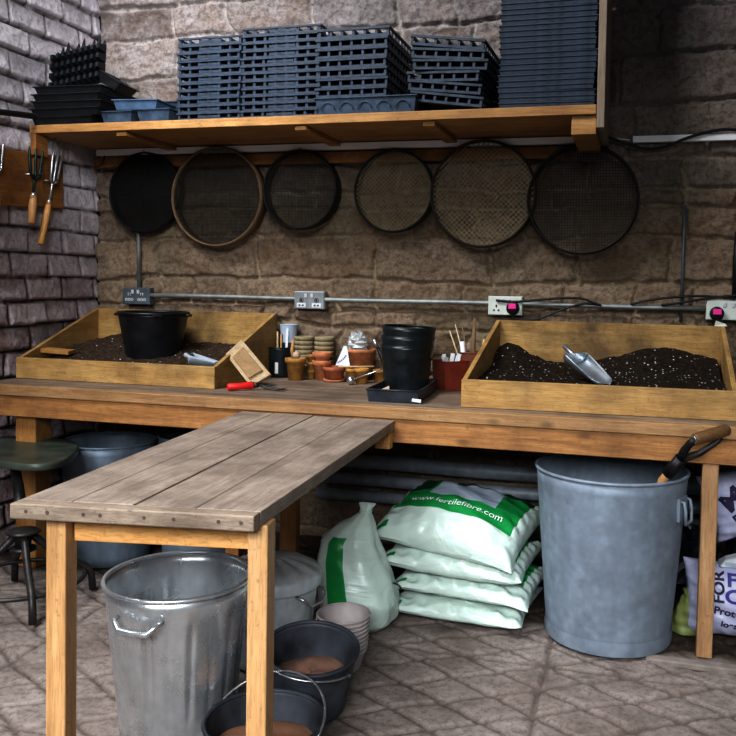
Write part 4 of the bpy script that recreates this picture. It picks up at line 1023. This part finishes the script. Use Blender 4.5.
# red-handled hand fork
t = thing('hand_fork', 'small hand fork with red handle lying on the bench in front of the tamping board', 'hand fork', (1.10, -.60, ZB))
a = Vector((1.055, -.640, ZB + .016)); b = Vector((1.138, -.575, ZB + .020))
MB().tube([a, a.lerp(b, .06), a.lerp(b, .5), a.lerp(b, .94), b], [.010, .0145, .013, .0155, .012], 14).build('handle', M['red'], t)
d = (b - a).normalized()
MB().tube([b, b + d * .02], [.013, .009], 12).build('ferrule', M['darksteel'], t)
m = MB(); s = b + d * .02
for q in (-.022, 0, .022):
    e = s + Vector((.115, .018 + q * .9, -.021 + .012 * (q == 0)))
    m.tube([s, s + Vector((.03, .006 + q, -.008)), s + Vector((.075, .012 + q, -.016)), e], [.004, .0038, .0034, .001], 8)
m.build('tines', M['darksteel'], t)

# small scrap on the tray corner
o = MB().hull([(2.905, -.078, 1.0391), (2.955, -.078, 1.0391), (2.95, -.062, 1.0391), (2.91, -.06, 1.0391)], [(2.91, -.082, 1.062), (2.945, -.075, 1.05), (2.95, -.066, 1.048), (2.915, -.066, 1.06)]).build('paper_scrap', M['sock_w']); tag(o, 'crumpled pale green scrap on the back corner of the right soil tray', 'paper')

# ------------------------------------------------------------------ compost sacks
def text_mesh(s, size, bold=0.0):
    cu = bpy.data.curves.new('txt', 'FONT'); cu.body = s; cu.size = size; cu.align_x = 'CENTER'; cu.align_y = 'CENTER'; cu.offset = bold
    ob = bpy.data.objects.new('txt', cu); COL.objects.link(ob)
    dg = bpy.context.evaluated_depsgraph_get(); dg.update()
    me = bpy.data.meshes.new_from_object(ob.evaluated_get(dg)); bpy.data.objects.remove(ob); bpy.data.curves.remove(cu)
    b = bmesh.new(); b.from_mesh(me); bmesh.ops.triangulate(b, faces=b.faces)
    bmesh.ops.subdivide_edges(b, edges=b.edges, cuts=1, use_grid_fill=True)
    bmesh.ops.triangulate(b, faces=b.faces)
    vs = [v.co.copy() for v in b.verts]; b.verts.index_update(); fs = [tuple(v.index for v in f.verts) for f in b.faces]; b.free(); bpy.data.meshes.remove(me)
    return vs, fs
def sack_fn(w, d, ht, hb, Mx, seed, dome=.5):
    rnd = random.Random(seed); ph = [(rnd.uniform(3, 9), rnd.uniform(3, 9), rnd.uniform(0, 6), rnd.uniform(.4, 1)) for _ in range(7)]
    def f(u, v, top, off=0.0):     # u, v in [-1, 1]
        eu, ev = max(0, 1 - u * u), max(0, 1 - v * v)
        x = w / 2 * u * (1 - .07 * ev ** .8 * abs(u) ** 3); y = d / 2 * v * (1 - .07 * eu ** .8 * abs(v) ** 3)
        k = (eu ** dome) * (ev ** dome)
        wr = .0032 * sum(a * math.sin(p * u * 2.2 + q * v * 2.2 + s) for p, q, s, a in ph) / 2 * min(1, 3 * k)
        fold = .006 * math.sin(26 * u + 3 * v) * (abs(v) ** 3) * min(1, 4 * ev) + .006 * math.sin(22 * v + 2 * u) * (abs(u) ** 3) * min(1, 4 * eu)
        z = (ht * k + wr + fold + off) if top else (-hb * k + wr * .3)
        z += .012 * abs(u) ** 6 * abs(v) ** 6 * (1 if seed % 2 else -1)
        return Mx @ Vector((x, y, z))
    return f
def sack(label, w, d, ht, hb, loc, rot, seed, print_fn, mats, group, tabs=True, name='compost_sack', dome=.42):
    Mx = Matrix.Translation(loc) @ Euler(rot).to_matrix().to_4x4()
    f = sack_fn(w, d, ht, hb, Mx, seed, dome)
    t = thing(name, label, 'sack', loc, group)
    m = MB(); N = 97; K = 81
    m.grid(lambda i, j: f(i * 2 - 1, j * 2 - 1, True), N, K, matfn=lambda i, j: print_fn(i * 2 - 1, j * 2 - 1))
    m.grid(lambda i, j: f(i * 2 - 1, j * 2 - 1, False), N, K)
    o = m.build('bag', mats, t, fix=False)
    b = bmesh.new(); b.from_mesh(o.data); bmesh.ops.remove_doubles(b, verts=b.verts, dist=.0004); bmesh.ops.recalc_face_normals(b, faces=b.faces); b.to_mesh(o.data); b.free()
    if tabs:
        bag = o
        m = MB(); m.grid(lambda i, j: f(-.93 + .16 * i, -.93 + .10 * j, True, .0015), 8, 4); m.build('green_tab', M['baggreen'], bag, fix=False)
    return t, f
BM = [M['bag'], M['baggreen'], M['bagshade'], M['bagpic']]
def pr_plain(u, v): return 0
def pr_top(u, v):
    if abs(u) < .86 and -.50 < v < .93:
        if v > .55 or (v > .05 and u < -.5) : return 2  # rear and back left of panel: shade painted as darker green
        if -.45 < u < .5 and v > -.08: return 3
        return 1
    return 0
def pr_side(u, v):
    return 1 if (abs(u) < .86 and -.42 < v < .9) else 0
GS = 'pale green compost sacks in the stack'
sack('pale mint compost sack at the bottom of the sack stack', .50, .40, .055, .030, (2.025, -.635, .034), (0, .0, -.07), 1, pr_plain, BM, GS)
sack('crinkled pale mint compost sack, second from the bottom of the stack', .51, .40, .062, .028, (2.045, -.625, .112), (0, .01, -.10), 2, pr_side, BM, GS)
sack('plump pale mint compost sack directly under the lettered top sack', .53, .42, .072, .045, (2.010, -.62, .196), (.02, .025, -.08), 3, pr_side, BM, GS)
t4, f4 = sack('pale mint sack with green panel and white lettering, top of the sack stack', .545, .46, .118, .052, (1.995, -.60, .300), (.17, .085, -.16), 4, pr_top, BM, GS)
vs, fs = text_mesh('www.fertilefibre.com', .042)
m = MB(); m.add([f4((v.x) / (.545 / 2) + .02, (v.y) / (.46 / 2) - .30, True, .0045) for v in vs], fs); m.build('printed_web_address', M['print'], [c for c in t4.children][0], fix=False)

# upright sack tied at the top
def upright():
    t = thing('compost_sack', 'upright pale mint sack with twisted top and green stripe, left of the stack', 'sack', (1.68, -.88, 0))
    secs = [(.004, 1.690, -.86, .105, .105), (.03, 1.695, -.865, .130, .125), (.09, 1.692, -.87, .136, .13), (.16, 1.678, -.87, .130, .122), (.23, 1.660, -.865, .115, .108), (.29, 1.650, -.855, .100, .085),
            (.335, 1.668, -.845, .070, .062), (.365, 1.690, -.84, .036, .036), (.385, 1.700, -.838, .016, .016), (.400, 1.703, -.838, .022, .012), (.415, 1.706, -.838, .030, .010)]
    zs = [s[0] for s in secs]
    def at(z):
        for i in range(len(secs) - 1):
            if z <= secs[i + 1][0]:
                k = (z - secs[i][0]) / (secs[i + 1][0] - secs[i][0]); k = k * k * (3 - 2 * k) * .5 + k * .5
                return [a + (b - a) * k for a, b in zip(secs[i], secs[i + 1])]
        return secs[-1]
    def fn(i, j, off=0):
        z = .004 + .411 * j; s = at(z); a = 2 * PI * i
        wr = 1 + .025 * math.sin(9 * a + 8 * j) * (.4 + j) + .02 * math.sin(5 * a - 11 * j) + .05 * math.sin(13 * a) * max(0, j - .72)
        sq = (abs(math.cos(a)) ** 4 + abs(math.sin(a)) ** 4) ** -.12
        return (s[1] + (s[3] * wr * sq + off) * math.cos(a), s[2] + (s[4] * wr * sq + off) * math.sin(a), z)
    def mf(i, j): return 1 if (.675 < i < .765 and .10 < j < .74) else 0
    m = MB(); m.grid(fn, 90, 60, closeu=True, matfn=mf); m.add([fn(k / 40, 0) for k in range(40)], [tuple(range(40))]); m.build('bag', [M['bag'], M['baggreen']], t)
    MB().tube([(1.7 + .02 * math.cos(q * .6), -.838 + .016 * math.sin(q * .6), .386) for q in range(11)], .004, 8).build('tie', M['bag'], t)
upright()
cable('short black tie string hanging over the second sack', [(1.795, -.845, .150), (1.81, -.852, .147), (1.83, -.856, .143), (1.842, -.858, .128)], .003)

# sacks at the right behind the bench leg
def standing_sack(label, x, y, z0, w, h, th, yaw, mats, texts, tilt=0.0, name='printed_sack', seed=9, lean=-.12):
    t = thing(name, label, 'sack', (x, y, z0))
    Mx = Matrix.Translation((x, y, z0 + h / 2)) @ Matrix.Rotation(yaw, 4, 'Z') @ Matrix.Rotation(tilt, 4, 'Y') @ Matrix.Rotation(PI / 2 + lean, 4, 'X')
    f = sack_fn(w, h, th * .6, th * .4, Mx, seed, .36)
    m = MB(); m.grid(lambda i, j: f(i * 2 - 1, j * 2 - 1, True), 41, 37); m.grid(lambda i, j: f(i * 2 - 1, j * 2 - 1, False), 41, 37)
    o = m.build('bag', mats, t, fix=False)
    b = bmesh.new(); b.from_mesh(o.data); bmesh.ops.remove_doubles(b, verts=b.verts, dist=.0004); bmesh.ops.recalc_face_normals(b, faces=b.faces); b.to_mesh(o.data); b.free()
    for (s, size, px, py, rot, mt, sx) in texts:
        vs, fs = text_mesh(s, size, size * .03); R = Matrix.Rotation(rot, 3, 'Z'); m = MB()
        m.add([f((px + (R @ Vector((v.x * sx, v.y, 0))).x) / (w / 2), (py + (R @ Vector((v.x * sx, v.y, 0))).y) / (h / 2), True, .003) for v in vs], fs); m.build('printed_lettering', M[mt], o, fix=False)
    return t
standing_sack('lilac-white printed sack lettered FOR on the ground behind the bench leg', 2.99, -.60, .004, .42, .255, .15, .0, M['bagwhite'],
              [('FOR', .050, -.096, .050, PI / 2, 'ink', 1.1), ('F', .062, -.055, .075, 0, 'inkblue', 1.2), ('C', .062, -.052, .022, 0, 'inkblue', 1.2), ('Prote', .034, -.070, -.030, -.1, 'ink', 1.1), ('loes', .030, -.062, -.072, -.08, 'ink', 1.1)])
standing_sack('crumpled lilac-white sack with dark letters wedged high under the bench at the right', 3.03, -.50, .345, .36, .24, .12, .0, M['bagwhite'],
              [('EV', .05, -.075, -.045, .35, 'ink', 1.1), ('M', .085, -.085, .02, .5, 'ink', 1.3)], tilt=-.35, seed=12)
crumple('rubbish_sack', 'black polythene sack heaped behind the big bin and the bench leg', 'sack', (2.80, -.33, .165), .125, M['bagblack'], 21, .22, 1.05)
crumple('rubbish_sack', 'black polythene sack holding up the crumpled white sack under the bench', 'sack', (3.10, -.30, .18), .14, M['bagblack'], 22, .2, 1.1)
t = thing('plastic_sack', 'folded lime green plastic sack on the ground between the big bin and the bench leg', 'sack', (2.80, -.62, .004))
def lime(i, j):
    a = 2 * PI * i; z = .004 + .125 * j; k = 1 - .25 * j + .03 * math.sin(7 * j * PI) + .04 * math.sin(6 * a + 9 * j)
    return (2.795 + (.052 + .03 * j * math.cos(a) * 0) * k * math.cos(a) + .03 * j * j, -.600 + .05 * k * math.sin(a), z)
MB().grid(lime, 40, 40, closeu=True).build('bag', M['baglime'], t)
MB().tube([(2.80, -.60, .12), (2.83, -.60, .138), (2.86, -.60, .150), (2.90, -.59, .150)], [.035, .025, .018, .012], 12).build('twisted_neck', M['baglime'], t)
t = thing('carton', 'small white packet lying on top of the lettered sack', 'packet', (2.95, -.60, .262))
MB().hull([(2.895, -.65, .252), (3.02, -.65, .252), (3.02, -.57, .252), (2.895, -.57, .252)], [(2.915, -.635, .272), (3.01, -.63, .305), (3.01, -.585, .305), (2.92, -.59, .275)]).build('packet_body', M['white'], t, .004)
MB().box((2.965, -.651, .2635), (.10, .001, .013)).build('blue_stripe', M['paleblue'], t)

# spade standing in the big bin
t = thing('spade', 'spade with split dark handle and wooden grip standing in the big bin', 'spade', (2.62, -.80, .10))
p0 = Vector((2.600, -.770, .06)); p1 = Vector((2.698, -.842, .575)); p2 = Vector((2.744, -.872, .645)); g0 = Vector((2.792, -.915, .727)); g1 = Vector((2.884, -.865, .752))
MB().tube([p0, p1, p2], [.016, .015, .014], 14).build('shaft', M['shaft'], t)
MB().tube([p1 + (p2 - p1) * .3, p2 + (p2 - p1) * .15], [.019, .020], 14).build('socket_collar', M['cable'], t)
s_ = p2 + (p2 - p1) * .1
MB().tube([s_, s_.lerp(g0, .35) + Vector((-.006, 0, .004)), s_.lerp(g0, .75) + Vector((-.006, 0, .002)), g0], [.015, .013, .0115, .012], 12).build('handle_arm', M['cable'], t)
MB().tube([s_, s_.lerp(g1, .35) + Vector((.01, 0, -.012)), s_.lerp(g1, .75) + Vector((.008, 0, -.012)), g1 - (g1 - g0) * .1], [.014, .011, .009, .008], 12).build('handle_arm', M['darksteel'], t)
ga = (g1 - g0).normalized()
MB().tube([g0 - ga * .008, g0, g0.lerp(g1, .5), g1, g1 + ga * .006], [.017, .0185, .0195, .0185, .014], 18).build('grip', M['handle_dark'], t)
MB().tube([g0 - ga * .0081, g0 - ga * .011], [.015, .014], 18).build('rivet', M['steel'], t); MB().tube([g0 - ga * .0112, g0 - ga * .0125], [.008, .007], 14).build('rivet', M['darksteel'], t)
MB().hull([(2.51, -.765, .012), (2.65, -.765, .012), (2.65, -.755, .012), (2.51, -.755, .012)], [(2.53, -.775, .22), (2.67, -.775, .22), (2.67, -.765, .22), (2.53, -.765, .22)]).build('blade', M['darksteel'], t, .002)

# ------------------------------------------------------------------ stool
st_ = thing('workshop_stool', 'industrial stool with olive green metal seat and bent legs at the left edge', 'stool', (.46, -1.06, 0))
P = [(.02, -.70), (.12, -.672), (.23, -.662), (.335, -.672), (.415, -.715), (.48, -.80), (.535, -.905), (.565, -1.0), (.555, -1.07), (.51, -1.10), (.44, -1.10), (.36, -1.085), (.2, -1.06), (.06, -1.03), (.02, -.98)]
cx = sum(p[0] for p in P) / len(P); cy = sum(p[1] for p in P) / len(P)
m = MB()
rings = [(.97, .468), (1.0, .474), (1.0, .490), (.985, .498), (.95, .501), (.6, .495), (.3, .492)]
for (k, z) in rings: m.v += [Vector((max(.02, cx + .01 + (p[0] - cx) * k * 1.06), cy + (p[1] - cy) * k * 1.04, z + .022)) for p in P]
n = len(P)
for r in range(len(rings) - 1):
    for i in range(n): m.f.append([r * n + i, r * n + (i + 1) % n, (r + 1) * n + (i + 1) % n, (r + 1) * n + i]); m.mi.append(0); m.sm.append(True)
m.f.append([(len(rings) - 1) * n + i for i in range(n)]); m.mi.append(0); m.sm.append(True); m.f.append([n - 1 - i for i in range(n)]); m.mi.append(0); m.sm.append(False)
o = m.build('seat', M['seat'], st_); sm_ = o.modifiers.new('Sub', 'SUBSURF'); sm_.levels = 1; sm_.render_levels = 2
H = Vector((.46, -1.06, 0))
MB().tube([(.31, -.93, .467), (.38, -.99, .40), (.44, -1.045, .31)], [.018, .020, .022], 14).build('column', M['darksteel'], st_)
MB().lathe([(0, .272), (.050, .266), (.060, .258), (.030, .250), (.026, .20), (0, .20)], H, 28).build('hub_cap', M['darksteel'], st_)
MB().lathe([(0, .205), (.045, .202), (.045, .192), (0, .190)], H, 24).build('lower_plate', M['darksteel'], st_)
for k in range(4):
    a = math.radians(-43 + 90 * k); c_, s_2 = math.cos(a), math.sin(a)
    def Q(r, z): return (H.x + r * c_, H.y + r * s_2, z)
    MB().tube([Q(.025, .25), Q(.05, .225), Q(.09, .185), Q(.135, .145), Q(.19, .115), Q(.225, .09), Q(.238, .06), Q(.243, .004)], [.014, .014, .0135, .013, .013, .013, .013, .0135], 12).build('leg', M['darksteel'], st_)
MB().tube([(H.x + .21 * math.cos(2 * PI * k / 48), H.y + .21 * math.sin(2 * PI * k / 48), .085) for k in range(48)], .008, 8, closed=True).build('foot_ring', M['darksteel'], st_)
MB().tube([(.06, -.84, .48), (.055, -.84, .53), (.06, -.82, .60), (.10, -.80, .665)], [.012, .011, .010, .010], 10).build('back_bar', M['darksteel'], st_)

# ------------------------------------------------------------------ light
w = bpy.data.worlds.new('World'); SC.world = w; w.use_nodes = True; nt = w.node_tree
tc = nt.nodes.new('ShaderNodeTexCoord'); sp = nt.nodes.new('ShaderNodeSeparateXYZ'); rp = nt.nodes.new('ShaderNodeValToRGB'); mr = nt.nodes.new('ShaderNodeMapRange')
nt.links.new(tc.outputs['Generated'], sp.inputs[0]); nt.links.new(sp.outputs['Y'], mr.inputs[0]); mr.inputs[1].default_value = -1; mr.inputs[2].default_value = 1
rp.color_ramp.elements[0].color = (.80, .90, 1.0, 1); rp.color_ramp.elements[1].color = (.06, .065, .07, 1); rp.color_ramp.elements[1].position = .7
nt.links.new(mr.outputs[0], rp.inputs[0]); nt.links.new(rp.outputs[0], nt.nodes['Background'].inputs[0]); nt.nodes['Background'].inputs[1].default_value = .11
def area(name, loc, target, sx, sy, power, col):
    l = bpy.data.lights.new(name, 'AREA'); l.shape = 'RECTANGLE'; l.size = sx; l.size_y = sy; l.energy = power; l.color = col
    o = bpy.data.objects.new(name, l); COL.objects.link(o); o.location = loc
    o.rotation_euler = (Vector(target) - Vector(loc)).to_track_quat('-Z', 'Y').to_euler(); return o
area('roof_daylight', (.15, -2.9, 4.5), (1.3, -.4, 1.0), 1.9, 1.4, 262, (.95, .975, 1.0))
dl = area('doorway_daylight', (2.2, -5.2, 2.3), (1.75, -1.15, -.10), 3.0, 1.2, 33, (.93, .97, 1.0)); dl.data.spread = math.radians(52)
sl = bpy.data.lights.new('left_wall_fill_spot', 'SPOT'); sl.energy = 400; sl.spot_size = math.radians(38); sl.spot_blend = .9; sl.shadow_soft_size = .5; sl.color = (.93, .96, 1.0)  # added spot, not a real window; brightens left wall and wall above shelf
so = bpy.data.objects.new('left_wall_fill_spot', sl); COL.objects.link(so); so.location = (2.0, -2.9, 2.6)
so.rotation_euler = (Vector((.55, -.1, 2.15)) - Vector(so.location)).to_track_quat('-Z', 'Y').to_euler()

# ------------------------------------------------------------------ camera
cam = bpy.data.cameras.new('Camera'); co = bpy.data.objects.new('Camera', cam); COL.objects.link(co); SC.camera = co
cam.sensor_width = 36; cam.sensor_fit = 'HORIZONTAL'; cam.lens = 835.85 / 736 * 36
cam.shift_x = -45.93 / 736; cam.shift_y = -58.70 / 736; cam.clip_start = .05
yaw, pitch, roll = .2608, .03334, .01715
f = Vector((-math.sin(yaw) * math.cos(pitch), math.cos(yaw) * math.cos(pitch), -math.sin(pitch)))
a = Vector((math.cos(yaw), math.sin(yaw), 0)); u = a.cross(f)
r_ = a * math.cos(roll) + u * math.sin(roll); u_ = -a * math.sin(roll) + u * math.cos(roll)
Mc = Matrix((r_, u_, -f)).transposed().to_4x4(); Mc.translation = (2.6046, -3.6164, 1.197)
co.matrix_world = Mc
SC.view_settings.view_transform = 'Standard'; SC.view_settings.look = 'None'; SC.view_settings.exposure = .12; SC.view_settings.gamma = .76
for o in bpy.data.objects:
    if 'used' in o: del o['used']
